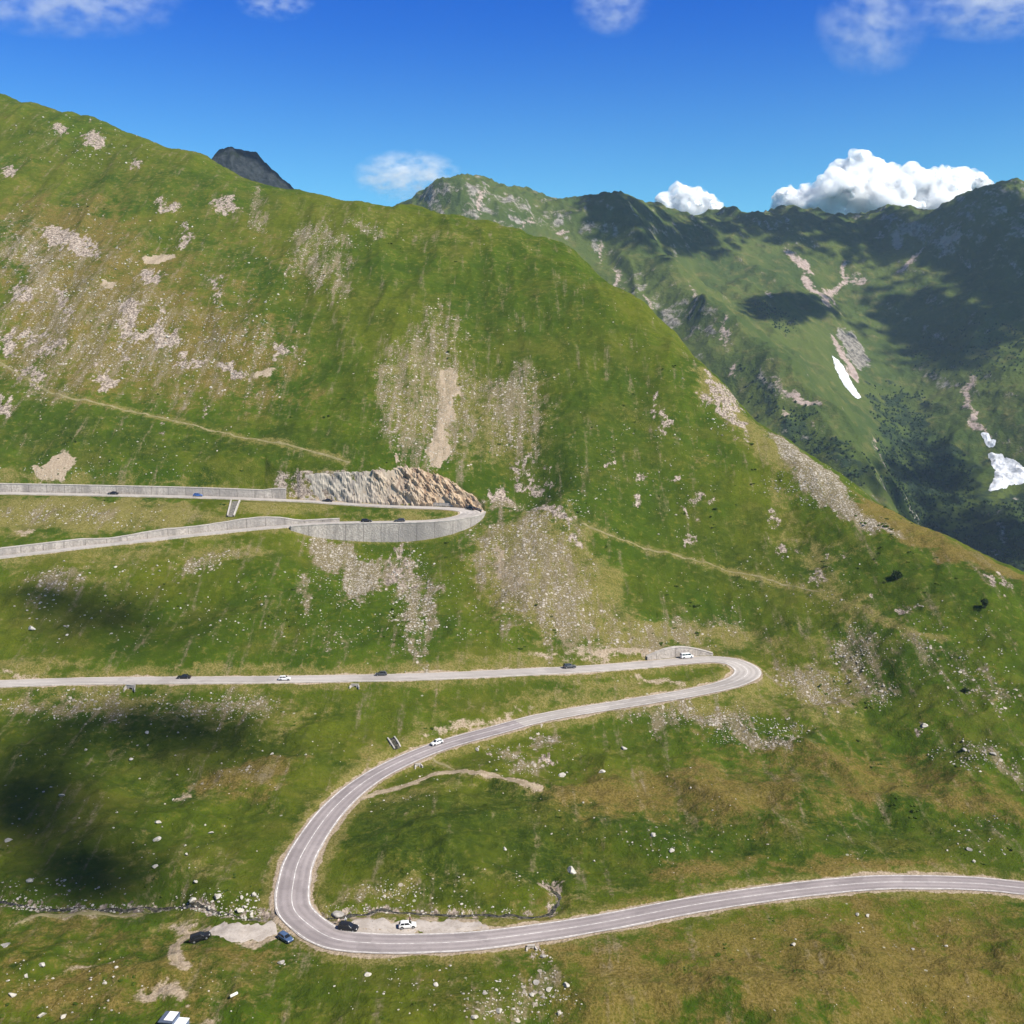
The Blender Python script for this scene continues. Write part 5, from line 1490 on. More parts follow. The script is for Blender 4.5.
def car_meshes(kind):
    if kind in CAR_CACHE:
        return CAR_CACHE[kind]
    L, Wd, H, belt, bon, gc, wr, xf, xr, gl, deck = KIND[kind]
    hw = Wd / 2
    parts = {}
    bm = bmesh.new()
    xs = np.linspace(-L / 2, L / 2, 61)
    rings = []
    for x in xs:
        tt = abs(x) / (L / 2)
        w = hw * (1 - .13 * tt ** 7) * (.97 + .03 * (1 - tt))
        zb = gc + .10 * smooth(.9, 1.0, tt)
        for xw in (xf, xr):
            if abs(x - xw) < wr * 1.14:
                zb = max(zb, wr + math.sqrt(max(0, (wr * 1.14) ** 2 - (x - xw) ** 2)))
        if x > gl[3]:
            f = (x - gl[3]) / (L / 2 - gl[3]); zt = belt + (bon - belt) * f ** .7 - .16 * f ** 5 - .06 * f
        elif x < gl[0]:
            f = (gl[0] - x) / (L / 2 + gl[0] + 1e-6); zt = belt + (deck - belt) * min(1, f * 4) - .08 * f ** 4
        else:
            zt = belt
        zt = max(zt, zb + .08)
        zm = zb + (zt - zb) * .45
        half = [(0, zb), (w * .9, zb), (w * .985, zb + min(.1, (zt - zb) * .3)), (w, zm), (w * .985, zt - (zt - zb) * .2), (w * .93, zt - .035), (w * .80, zt), (0, zt + .012)]
        rings.append([bm.verts.new((x, yv, zv)) for yv, zv in half] + [bm.verts.new((x, -yv, zv)) for yv, zv in half[-2:0:-1]])
    for a_, b_ in zip(rings[:-1], rings[1:]):
        n = len(a_)
        for i in range(n):
            j = (i + 1) % n; bm.faces.new((a_[i], a_[j], b_[j], b_[i]))
    bm.faces.new(rings[0]); bm.faces.new(rings[-1][::-1])
    # cabin
    rb, rr, rf, fb = gl
    lev = []
    for f, inset in ((0, 0), (.35, 0), (.75, 0), (.95, .05), (1.0, .16)):
        z = belt - .02 + (H - belt + .02) * f
        x0 = rb + (rr - rb) * min(f, .95) / .95 + inset; x1 = fb + (rf - fb) * min(f, .95) / .95 - inset
        y1 = hw * (.90 - .16 * f) - inset * .8
        ring = []
        for sx, sy in ((1, 1), (-1, 1), (-1, -1), (1, -1)):
            xc = x1 if sx > 0 else x0; r = .10
            pts = [(xc - sx * r * 0, sy * (y1 - r * 1.2)), (xc - sx * r * .3, sy * (y1 - r * .35)), (xc - sx * r * 1.2, sy * y1)]
            if (sx > 0) != (sy > 0):
                pts = pts[::-1]
            ring += pts
        lev.append([bm.verts.new((px, py, z)) for px, py in ring])
    for a_, b_ in zip(lev[:-1], lev[1:]):
        n = len(a_)
        for i in range(n):
            j = (i + 1) % n; bm.faces.new((a_[i], a_[j], b_[j], b_[i]))
    bm.faces.new(lev[-1])
    bmesh.ops.recalc_face_normals(bm, faces=bm.faces[:])
    me = bpy.data.meshes.new('body'); bm.to_mesh(me); bm.free()
    for p_ in me.polygons:
        p_.use_smooth = True
    parts['body'] = me

    def slab(name, quads, mat, th=.012):
        bm = bmesh.new()
        for q in quads:
            a, b, c, d = [Vector(k) for k in q]
            n = (b - a).cross(d - a).normalized()
            cen = (a + b + c + d) / 4
            if n.dot(cen - Vector((cen.x * .3, 0, cen.z - .2))) < 0:
                n = -n
            A = [bm.verts.new(k - n * .05) for k in (a, b, c, d)]; B = [bm.verts.new(k + n * th) for k in (a, b, c, d)]
            bm.faces.new(A[::-1]); bm.faces.new(B)
            for i in range(4):
                j = (i + 1) % 4; bm.faces.new((A[i], A[j], B[j], B[i]))
        bmesh.ops.recalc_face_normals(bm, faces=bm.faces[:])
        me = bpy.data.meshes.new(name); bm.to_mesh(me); bm.free(); me.materials.append(mat)
        return me

    def cab(f, xfrac, front):  # x on the cabin end plane at height fraction f
        return (fb + (rf - fb) * min(f, .95) / .95) if front else (rb + (rr - rb) * min(f, .95) / .95)

    def yc(f):
        return hw * (.90 - .16 * f)

    def zc(f):
        return belt - .02 + (H - belt + .02) * f
    f0, f1 = .10, .86
    parts['windscreen'] = slab('windscreen', [((cab(f0, 0, 1), -yc(f0) * .86, zc(f0)), (cab(f0, 0, 1), yc(f0) * .86, zc(f0)), (cab(f1, 0, 1), yc(f1) * .86, zc(f1)), (cab(f1, 0, 1), -yc(f1) * .86, zc(f1)))], M_GLASS)
    parts['rear_window'] = slab('rear_window', [((cab(f0 + .1, 0, 0), -yc(f0) * .8, zc(f0 + .1)), (cab(f0 + .1, 0, 0), yc(f0) * .8, zc(f0 + .1)), (cab(f1, 0, 0), yc(f1) * .8, zc(f1)), (cab(f1, 0, 0), -yc(f1) * .8, zc(f1)))], M_GLASS)
    xa0, xa1 = cab(f0, 0, 0) + .22, cab(f0, 0, 1) - .26; xb0, xb1 = cab(f1, 0, 0) + .2, cab(f1, 0, 1) - .12
    sp = [(0, .30), (.32, .63), (.65, 1.0)] if kind in ('suv', 'estate', 'van') else [(0, .40), (.44, 1.0)]
    for s, nm in ((1, 'side_window'), (-1, 'side_window')):
        qs = []
        for g0, g1 in sp:
            qs.append(((xa0 + (xa1 - xa0) * g0, s * yc(f0), zc(f0)), (xa0 + (xa1 - xa0) * g1, s * yc(f0), zc(f0)), (xb0 + (xb1 - xb0) * g1, s * yc(f1), zc(f1)), (xb0 + (xb1 - xb0) * g0, s * yc(f1), zc(f1))))
        parts['%s%+d' % (nm, s)] = slab(nm, qs, M_GLASS)
    for s in (1, -1):
        yl = s * hw * .66
        parts['headlight%+d' % s] = slab('headlight', [((L / 2 - .03, yl - .2, bon - .28), (L / 2 - .05, yl + .16, bon - .28), (L / 2 - .10, yl + .16, bon - .12), (L / 2 - .06, yl - .2, bon - .12))], M_LAMP, .03)
        parts['tail_light%+d' % s] = slab('tail_light', [((-L / 2 + .02, yl - .16, belt - .30), (-L / 2 + .04, yl + .17, belt - .30), (-L / 2 + .06, yl + .17, belt - .08), (-L / 2 + .04, yl - .16, belt - .08))], M_TAIL, .03)
        bm = bmesh.new(); bm_box(bm, (gl[3] - .18, s * (hw + .10), belt + .06), (.14, .2, .13), 0, .03)
        me = bpy.data.meshes.new('wing_mirror'); bm.to_mesh(me); bm.free(); parts['wing_mirror%+d' % s] = me
    bm = bmesh.new(); bm_box(bm, (L / 2 - .035, 0, gc + .2), (.09, Wd * .78, .2), 0, .02); me = bpy.data.meshes.new('bumper_grille'); bm.to_mesh(me); bm.free(); me.materials.append(M_TRIM); parts['bumper_grille'] = me
    bm = bmesh.new(); bm_box(bm, (0, 0, gc + .03), (L * .9, Wd * .8, .1)); me = bpy.data.meshes.new('underbody'); bm.to_mesh(me); bm.free(); me.materials.append(M_TRIM); parts['underbody'] = me
    # wheel: tyre lathe + rim with five spokes
    bm = bmesh.new(); seg = 24; prof = [(wr * .62, -.09), (wr * .93, -.10), (wr, -.06), (wr, .06), (wr * .93, .10), (wr * .62, .09)]
    rg = []
    for i in range(seg):
        a_ = 2 * math.pi * i / seg
        rg.append([bm.verts.new((r_ * math.cos(a_), y_, r_ * math.sin(a_))) for r_, y_ in prof])
    for i in range(seg):
        p_, q_ = rg[i], rg[(i + 1) % seg]
        for k in range(len(prof) - 1):
            bm.faces.new((p_[k], p_[k + 1], q_[k + 1], q_[k]))
    bmesh.ops.recalc_face_normals(bm, faces=bm.faces[:])
    me = bpy.data.meshes.new('wheel'); bm.to_mesh(me); bm.free(); me.materials.append(M_TYRE); parts['wheel'] = me
    bm = bmesh.new()
    bmesh.ops.create_cone(bm, cap_ends=True, segments=20, radius1=wr * .64, radius2=wr * .64, depth=.1, matrix=Matrix.Rotation(R(90), 4, 'X'))
    for k in range(5):
        bm_box(bm, (wr * .33 * math.cos(k * 1.2566), 0, wr * .33 * math.sin(k * 1.2566)), (.09, .19, .09))
    bmesh.ops.create_cone(bm, cap_ends=True, segments=12, radius1=wr * .16, radius2=wr * .16, depth=.2, matrix=Matrix.Rotation(R(90), 4, 'X'))
    me = bpy.data.meshes.new('rim'); bm.to_mesh(me); bm.free(); me.materials.append(M_RIM); parts['rim'] = me
    CAR_CACHE[kind] = parts
    return parts


def add_car(kind, name, col, x, y, z, yaw, label, tilt=(0, 0), group=None):
    P_ = car_meshes(kind); L, Wd, H, belt, bon, gc, wr, xf, xr, gl, deck = KIND[kind]
    e = empty(name, (x, y, z), label, 'van' if kind == 'van' else 'car', group, (tilt[0], tilt[1], yaw))
    for k, me in P_.items():
        if k in ('wheel', 'rim'):
            continue
        nm = k.rstrip('+-1')
        o = link(nm, me, e)
        if nm in ('body', 'wing_mirror'):
            if not len(me.materials):
                me.materials.append(M_TRIM)
            o.material_slots[0].link = 'OBJECT'; o.material_slots[0].material = paint(*col)
    for xw in (xf, xr):
        for s in (1, -1):
            wv = link('wheel', P_['wheel'], e); wv.location = (xw, s * (Wd / 2 - .1), wr)
            link('rim', P_['rim'], wv)
    return e


BLACK, GREY, WHITE, BLUE, DBLUE, SILV = ('black', (.016, .016, .018)), ('dark_grey', (.055, .058, .064)), ('white', (.74, .74, .73)), ('blue', (.05, .12, .34)), ('slate_blue', (.10, .19, .34)), ('silver', (.42, .43, .45))


def on_road(rd, u, v, lat, kind, name, col, label, rev=False, lo=0, hi=None, twist=0.0):
    hi = hi or len(rd.p)
    U_, V_ = project(rd.p[lo:hi, 0], rd.p[lo:hi, 1], rd.p[lo:hi, 2])
    i = lo + int(np.argmin((U_ - u) ** 2 + (V_ - v) ** 2))
    q = rd.p[i, :2] + rd.n[i] * lat
    tv = rd.t[i] * (-1 if rev else 1)
    sl_ = (rd.p[min(i + 6, len(rd.p) - 1), 2] - rd.p[max(i - 6, 0), 2]) / 6.0 * (-1 if rev else 1)
    hwv = rd.hw[i]; z = rd.p[i, 2] + .03 + .07 * max(0, 1 - (lat / hwv) ** 2)
    add_car(kind, name, col, q[0], q[1], z, math.atan2(tv[1], tv[0]) + twist, label, (0, -math.atan(sl_)))


def on_ground(u, v, yaw, kind, name, col, label):
    x, y, z = at_px(u, v)
    c, s = math.cos(yaw), math.sin(yaw)
    zz = ground(np.array([x + c * 1.3, x - c * 1.3, x - s * .8, x + s * .8]), np.array([y + s * 1.3, y - s * 1.3, y + c * .8, y - c * .8]))
    pt = -math.atan2(zz[0] - zz[1], 2.6); rl = math.atan2(zz[2] - zz[3], 1.6)
    add_car(kind, name, col, x, y, float(zz.mean()) + .04, yaw, label, (rl, pt))


on_ground(201, 939.5, R(12), 'suv', 'parked_car', BLACK, 'black car parked alone on the earth loop left of the big bend')
on_ground(285.5, 940, R(-40), 'hatchback', 'parked_car', ('steel_blue', (.06, .10, .19)), 'blue hatchback parked at the outer edge of the big bend')
on_ground(348.5, 929.5, R(-12), 'suv', 'parked_car', BLACK, 'black car parked on the gravel layby with two people behind it')
on_ground(407.5, 927.5, R(8), 'hatchback', 'parked_car', WHITE, 'white hatchback parked on the gravel layby inside the big bend')
on_road(RA, 440, 744, 1.8, 'hatchback', 'car', WHITE, 'white car on the curving road above the dirt track', rev=True)
mid = idx_at(RA, 520, apex, len(RA.p))
on_road(RA, 183, 680, -1.4, 'saloon', 'car', BLACK, 'black car on the left stretch of middle road, right of the concrete culvert', lo=apex)
on_road(RA, 285, 679, 1.4, 'hatchback', 'car', WHITE, 'white car on the left stretch of middle road', lo=apex, rev=True)
on_road(RA, 381, 677, -2.2, 'hatchback', 'car', GREY, 'dark grey car on the middle road beside the low culvert head', lo=apex)
on_road(RA, 571, 669, -1.6, 'suv', 'car', GREY, 'dark grey car on the road approaching the lower hairpin', lo=apex, rev=True)
on_road(RA, 691, 660.5, -3.1, 'van', 'parked_van', WHITE, 'white van parked against the pale wall at the lower hairpin', lo=apex, rev=True)
on_road(RC, 112, 495, -1.2, 'saloon', 'car', BLACK, 'black car on the topmost road at the far left', lo=ci + 40)
on_road(RC, 197, 497, -1.2, 'hatchback', 'car', BLUE, 'blue car on the topmost road left of the drainage chute', lo=ci + 40, rev=True)
on_road(RC, 326, 502, -1.8, 'saloon', 'car', BLACK, 'black car on the topmost road under the grey rock cutting', lo=ci + 40)
on_road(RC, 367, 522, 0.6, 'estate', 'car', BLACK, 'black car on the walled lower branch, left of the other black car there', hi=ci)
on_road(RC, 400, 522, 0.4, 'estate', 'car', GREY, 'dark car on the walled lower branch, nearest the upper hairpin', hi=ci, rev=True)
on_road(RC, 466, 509.5, -3.0, 'suv', 'car', BLACK, 'black car in the turn of the upper hairpin under the brown rock', lo=ci, hi=ci + 60)

# ------------------------------------------------------------------ people beside the parked cars
def skin(col, name):
    return plain(name, col, .7, var=.06, spec=.2)


M_SKIN = skin((.52, .33, .24), 'skin'); M_JEAN = skin((.06, .10, .20), 'blue_jeans'); M_DTROU = skin((.05, .045, .05), 'dark_trousers')
M_WSHIRT = skin((.80, .80, .80), 'white_shirt'); M_PSHIRT = skin((.66, .50, .42), 'peach_shirt'); M_HAIR = skin((.035, .025, .018), 'dark_hair'); M_BSHIRT = skin((.25, .15, .12), 'brown_shirt'); M_HAT = skin((.78, .75, .68), 'pale_hat')


def person(u, v, yaw, top, legs, label, lean=0.0, arm=0.0, hat=None):
    x, y, z = at_px(u, v)
    J = {'pel': (0, 0, .95, .13), 'sp': (.0, 0, 1.15, .125), 'ch': (.02, 0, 1.36, .15), 'nk': (.03, 0, 1.49, .055), 'hb': (.045, 0, 1.57, .075), 'hd': (.05, 0, 1.66, .098), 'ht': (.04, 0, 1.74, .07), 'ns': (.15, 0, 1.64, .018)}
    for s, k in ((1, 'l'), (-1, 'r')):
        J.update({k + 'hip': (0, .10 * s, .90, .095), k + 'kn': (.03, .12 * s, .50, .062), k + 'an': (0, .13 * s, .09, .042), k + 'to': (.17, .15 * s, .04, .035),
                  k + 'sh': (.02, .19 * s, 1.40, .065), k + 'el': (.02 + .12 * arm, .26 * s, 1.13 + .06 * arm, .045), k + 'wr': (.10 + .3 * arm, .25 * s, .90 + .3 * arm, .032), k + 'pa': (.13 + .34 * arm, .25 * s, .83 + .32 * arm, .034)})
        for f_ in range(5):
            J[k + 'f%d' % f_] = (.14 + .36 * arm + (.03 if f_ == 4 else 0), (.25 - .03 + f_ * .018) * s, (.75 if f_ < 4 else .79) + .33 * arm, .012)
    Ed = [('pel', 'sp'), ('sp', 'ch'), ('ch', 'nk'), ('nk', 'hb'), ('hb', 'hd'), ('hd', 'ht'), ('hd', 'ns')]
    for k in 'lr':
        Ed += [('pel', k + 'hip'), (k + 'hip', k + 'kn'), (k + 'kn', k + 'an'), (k + 'an', k + 'to'), ('ch', k + 'sh'), (k + 'sh', k + 'el'), (k + 'el', k + 'wr'), (k + 'wr', k + 'pa')] + [(k + 'pa', k + 'f%d' % f_) for f_ in range(5)]
    names = list(J)

    def bend(q):
        X_, Y_, Z_ = q[:3]
        if Z_ > .95 or (abs(Y_) > .21):
            dz = Z_ - .95; return (X_ * math.cos(lean) + dz * math.sin(lean), Y_, .95 + dz * math.cos(lean) - X_ * math.sin(lean))
        return (X_, Y_, Z_)
    me = bpy.data.meshes.new('person'); me.from_pydata([bend(J[k]) for k in names], [(names.index(a_), names.index(b_)) for a_, b_ in Ed], [])
    o = bpy.data.objects.new('person', me); COL.objects.link(o)
    md = o.modifiers.new('skin', 'SKIN'); md.use_smooth_shade = True
    for i, k in enumerate(names):
        r_ = J[k][3]; sv = me.skin_vertices[0].data[i]; sv.radius = (r_, r_ * (1.25 if k in ('ch', 'pel', 'sp') else 1)); sv.use_root = (k == 'pel')
    sb = o.modifiers.new('sub', 'SUBSURF'); sb.levels = 1; sb.render_levels = 1
    dg = bpy.context.evaluated_depsgraph_get(); m2 = bpy.data.meshes.new_from_object(o.evaluated_get(dg))
    o.modifiers.clear(); o.data = m2; bpy.data.meshes.remove(me)
    m2.materials.clear()
    for mm in (M_SKIN, top, legs, M_TRIM):
        m2.materials.append(mm)
    hc = Vector(bend((.0, 0, 1.48, 0)))
    for p_ in m2.polygons:
        c_ = p_.center
        zu = (c_ - hc).length
        armz = abs(c_.y) > .205
        if c_.z < .08: p_.material_index = 3
        elif c_.z < .96 and not armz: p_.material_index = 2
        elif armz and (c_ - Vector(bend((.02, math.copysign(.19, c_.y), 1.40, 0)))).length > .33: p_.material_index = 0
        else:
            base = Vector(bend((.03, 0, 1.45, 0))); up = Vector((math.sin(lean), 0, math.cos(lean)))
            p_.material_index = 0 if (c_ - base).dot(up) > .04 and abs(c_.y) < .14 else 1
    o.location = (x, y, z + .02); o.rotation_euler = (0, 0, yaw)
    o['label'] = label; o['category'] = 'person'
    v_, f_ = ico(2)
    h = v_ * np.array([.118, .108, .10]); hd = bend((.03, 0, 1.70, 0))
    h = h[:] + np.array(hd)
    link('hat' if hat else 'hair', mesh_np('hair', h, f_, [hat or M_HAIR]), o)
    # eyes and mouth
    return o


person(345.5, 924.5, R(-75), M_WSHIRT, M_JEAN, 'person in a white top and blue jeans leaning over the black car', .35, .6, hat=M_HAT)
person(338.5, 924.5, R(-40), M_PSHIRT, M_DTROU, 'person in a peach shirt and dark trousers left of the person in white', .05, .2)
person(410, 922.5, R(-90), M_BSHIRT, M_DTROU, 'person in a brown shirt and pale hat standing behind the white hatchback', .1, .4, hat=M_HAT)

# ------------------------------------------------------------------ hut at the bottom edge
x, y, z = at_px(175.5, 1027)
M_BLUEW = plain('faded_blue_board', (.13, .17, .25), .7, var=.2); M_WROOF = plain('white_sheet_roof', (.76, .77, .79), .45, var=.08)
e = empty('hut', (x, y, z), 'small blue-walled hut with white sheet roofs at the bottom edge', 'hut', rot=(0, 0, R(-8)))
e.scale = (.82, .82, .82)
bm = bmesh.new(); bm_box(bm, (-1.2, -.3, 1.2), (3.2, 4.0, 2.6), 0, .04); bm_obj('wall', bm, M_BLUEW, e)
bm = bmesh.new(); bm_box(bm, (1.75, -.6, .85), (2.64, 3.2, 1.9), 0, .04); bm_obj('annex_wall', bm, M_BLUEW, e)
rf_ = bmesh.new(); bm_box(rf_, (-1.35, -.3, 2.56), (3.7, 4.5, .14), 0, .03); ro = bm_obj('roof', rf_, plain('dark_blue_sheet', (.075, .095, .14), .5), e)
bm = bmesh.new(); bm_box(bm, (-1.0, .1, 2.68), (2.2, 3.5, .12), 0, .03); bm_obj('roof_panel', bm, M_WROOF, ro)
bm = bmesh.new(); bm_box(bm, (1.82, -.6, 1.86), (2.7, 3.4, .14), 0, .03); bm_obj('annex_roof', bm, M_WROOF, e)
for k in range(5):
    pass
bm = bmesh.new(); bm_box(bm, (-.6, 1.72, 1.0), (.8, .06, 1.9), 0, .01); d_ = bm_obj('door', bm, plain('door_board', (.30, .28, .25), .7), e)
bm = bmesh.new(); bm_box(bm, (-.3, 1.78, 1.0), (.05, .06, .14), 0, .01); bm_obj('handle', bm, M_RIM, d_)
bm = bmesh.new(); bm_box(bm, (-2.825, -.3, 1.5), (.05, 1.1, .8), 0, .01); w_ = bm_obj('window', bm, M_WROOF, e)
bm = bmesh.new(); bm_box(bm, (-2.86, -.3, 1.5), (.03, .94, .64)); bm_obj('pane', bm, M_GLASS, w_)

# ------------------------------------------------------------------ clouds
SUN = Vector((.58, -.38, .72)).normalized()
t = NT('cloud_white'); b_ = t.n('ShaderNodeBsdfPrincipled'); b_.inputs['Base Color'].default_value = (.84, .85, .88, 1); b_.inputs['Roughness'].default_value = 1; b_.inputs['Specular IOR Level'].default_value = 0
b_.inputs['Subsurface Weight'].default_value = 1.0; b_.inputs['Subsurface Radius'].default_value = (1, 1, 1); b_.inputs['Subsurface Scale'].default_value = 45
t.l(b_.outputs[0], t.out.inputs['Surface'])
M_CLOUD = t.m


t = NT('thin_cloud'); b_ = t.n('ShaderNodeBsdfDiffuse'); b_.inputs['Color'].default_value = (.95, .95, .96, 1); tr_ = t.n('ShaderNodeBsdfTransparent'); mx = t.n('ShaderNodeMixShader'); mx.inputs[0].default_value = .46
t.l(tr_.outputs[0], mx.inputs[1]); t.l(b_.outputs[0], mx.inputs[2]); t.l(mx.outputs[0], t.out.inputs['Surface'])
M_THIN = t.m
M_VAPOUR = bpy.data.materials.new('cloud_vapour'); M_VAPOUR.use_nodes = True; nt = M_VAPOUR.node_tree; nt.nodes.clear()
_o = nt.nodes.new('ShaderNodeOutputMaterial'); _p = nt.nodes.new('ShaderNodeVolumePrincipled'); _p.inputs['Color'].default_value = (1, 1, 1, 1); _p.inputs['Anisotropy'].default_value = 0.0
_t = nt.nodes.new('ShaderNodeTexCoord'); _n = nt.nodes.new('ShaderNodeTexNoise'); _n.inputs['Scale'].default_value = .012; _n.inputs['Detail'].default_value = 5; nt.links.new(_t.outputs['Object'], _n.inputs['Vector'])
_r = nt.nodes.new('ShaderNodeMapRange'); nt.links.new(_n.outputs['Fac'], _r.inputs[0]); _r.inputs[1].default_value = .38; _r.inputs[2].default_value = .60; _r.inputs[3].default_value = .002; _r.inputs[4].default_value = .05
nt.links.new(_r.outputs[0], _p.inputs['Density']); nt.links.new(_p.outputs[0], _o.inputs['Volume'])
t = NT('cloud_fringe'); b_ = t.n('ShaderNodeBsdfDiffuse'); b_.inputs['Color'].default_value = (.95, .95, .96, 1); tr_ = t.n('ShaderNodeBsdfTransparent'); mx = t.n('ShaderNodeMixShader'); mx.inputs[0].default_value = .09
t.l(tr_.outputs[0], mx.inputs[1]); t.l(b_.outputs[0], mx.inputs[2]); t.l(mx.outputs[0], t.out.inputs['Surface'])
M_FRINGE = t.m


M_THICK = M_THIN.copy(); M_THICK.name = 'thick_cloud'; M_THICK.node_tree.nodes['Mix Shader'].inputs[0].default_value = .62


def puffs(name, cen, rad, label, sub=2, seed=0, rough=.18, voxel=0, mat=None):
    v, f = ico(sub); n = len(cen)
    cen = np.asarray(cen); rad = np.asarray(rad)
    rs = np.random.default_rng(seed)
    ph = rs.uniform(0, 100, (n, 1))
    d = 1 + rough * noise2(v[None, :, 0] * 2.2 + ph, v[None, :, 1] * 2.2 + v[None, :, 2] * 1.7 + ph * .3, seed + 5) + rough * .5 * noise2(v[None, :, 0] * 5 + ph, v[None, :, 2] * 5 + v[None, :, 1] * 3, seed + 6)
    V = v[None] * d[..., None] * rad[:, None, None] * np.array([1, 1, .85]) + cen[:, None, :]
    c = cen.mean(0)
    o = link(name, mesh_np(name, V.reshape(-1, 3) - c, (f[None] + (np.arange(n) * len(v))[:, None, None]).reshape(-1, 3), [mat or M_CLOUD]), label=label, category='cloud')
    o.location = c
    if voxel:
        md = o.modifiers.new('remesh', 'REMESH'); md.mode = 'VOXEL'; md.voxel_size = voxel; md.use_smooth_shade = True
        for sz, st in ((80, 22), (30, 9), (12, 3)):
            tx = bpy.data.textures.new('billow', 'CLOUDS'); tx.noise_scale = sz; tx.noise_depth = 3
            d_ = o.modifiers.new('billow', 'DISPLACE'); d_.texture = tx; d_.strength = st; d_.mid_level = .5; d_.texture_coords = 'LOCAL'
    return o


def scrap(ells, far, alt, r, n, label, seed):
    """a ragged low cloud that drifts over the given part of the slope and shades it"""
    rs = np.random.default_rng(seed); C_, R_ = [], []
    for (u, v, ru, rv) in ells:
        th = rs.uniform(0, 6.283, n); rr = rs.uniform(0, 1, n) ** .62 * 1.3
        pu, pv = u + ru * rr * np.cos(th), v + rv * rr * np.sin(th)
        if far == 'peak':
            w3 = W3(pu, pv, 1735.0); xy, z, ok = w3[:, :2], w3[:, 2], np.ones(n, bool)
        else:
            xy, ok = (sight_far if far else sight)(pu, pv)
            z = fz(xy[:, 0], xy[:, 1]) if far else rast(xy[:, 0], xy[:, 1])
        a = alt + rs.normal(size=n) * r * 1.2
        tt = (a - z) / SUN.z
        C_.append(np.stack([xy[:, 0] + SUN.x * tt, xy[:, 1] + SUN.y * tt, a], 1)[ok]); R_.append((r * rs.uniform(.4, 1.15, n) * np.clip(1.3 - .72 * rr, .25, 1.2))[ok])
    return puffs('cloud', np.concatenate(C_), np.concatenate(R_), label, 1, seed, mat=M_THICK if far or seed == 21 else M_THIN)


SCRAPS = [
    ([(58, 852, 90, 54), (100, 888, 56, 20), (20, 800, 60, 36)], False, 720, 4.6, 95, 'low ragged cloud scrap shading the meadow by the stream at the left', 21),
    ([(78, 745, 84, 44), (205, 738, 72, 34), (130, 716, 56, 20)], False, 720, 4.2, 75, 'low ragged cloud scrap shading the grass below the left road', 22),
    ([(125, 622, 92, 28), (60, 600, 50, 16)], False, 720, 4.6, 70, 'low ragged cloud scrap shading the slope above the left road', 23),
    ([(640, 214, 58, 26), (690, 236, 46, 20), (610, 198, 20, 10)], True, 960, 26, 170, 'low cloud shading the rounded dark summit across the valley', 24),
    ([(790, 222, 60, 16), (880, 236, 96, 26), (985, 222, 60, 40)], True, 960, 28, 220, 'long low cloud shading the far ridge crest', 25),
    ([(935, 322, 76, 40), (1005, 290, 44, 60), (790, 308, 42, 12)], True, 900, 26, 220, 'broad low cloud shading the far slope at the right', 26),
    ([(922, 480, 46, 32), (950, 540, 80, 30), (1000, 545, 40, 24)], True, 820, 20, 220, 'low cloud shading the deep valley at the right', 27),
    ([(250, 160, 40, 16), (280, 172, 30, 14)], 'peak', 960, 22, 160, 'low cloud shading the dark peak behind the left shoulder', 28)]
for s_ in SCRAPS:
    scrap(*s_)


def cumulus(seeds, y, label, seed, n2=26, voxel=9.0):
    rs = np.random.default_rng(seed); C_, R_ = [], []
    for u, v, rp in seeds:
        c = W3(u, v, y); r = rp * y / F
        c = c + np.array([0, rs.uniform(-.5, .5) * r, 0])
        C_.append(c); R_.append(r * .92)
        for k in range(n2):
            d = rs.normal(size=3); d[2] = abs(d[2]) * .9 - .15; d /= np.linalg.norm(d)
            r1 = r * rs.uniform(.22, .48); c1 = c + d * r * .86
            C_.append(c1); R_.append(r1)
            for k2 in range(5):
                e_ = rs.normal(size=3); e_[2] = abs(e_[2]) - .2; e_ /= np.linalg.norm(e_)
                C_.append(c1 + e_ * r1 * .9); R_.append(r1 * rs.uniform(.25, .5))
    o = puffs('cloud', np.array(C_), np.array(R_) * .52, label, 2, seed, .22, voxel)
    # soft vapour round the dense core: the same billows as a true volume
    k = np.arange(len(C_)); rs.shuffle(k)
    C2 = np.array(C_) + rs.normal(size=(len(C_), 3)) * np.array(R_)[:, None] * .25
    f_ = puffs('vapour', C2, np.array(R_) * 1.14, 'x', 2, seed + 3, .25, 0, M_VAPOUR)
    del f_['label'], f_['category']
    f_.location = f_.location - o.location; f_.parent = o
    md = f_.modifiers.new('remesh', 'REMESH'); md.mode = 'VOXEL'; md.voxel_size = 13.0
    return o


cumulus([(792, 208, 17), (812, 208, 19), (838, 196, 22), (850, 178, 16), (858, 165, 11), (868, 176, 14), (882, 192, 22), (905, 190, 18), (930, 188, 16), (952, 184, 13), (972, 184, 11), (985, 186, 7), (784, 196, 8), (890, 210, 26), (940, 208, 24), (830, 218, 22)], 7600,
        'large white cumulus cloud rising behind the far right ridge', 31)
cumulus([(664, 204, 9), (680, 195, 10), (694, 199, 11), (707, 204, 9), (690, 210, 12), (672, 212, 10), (712, 212, 9)], 7600, 'small white cumulus cloud peeping over the far ridge', 32, 14)


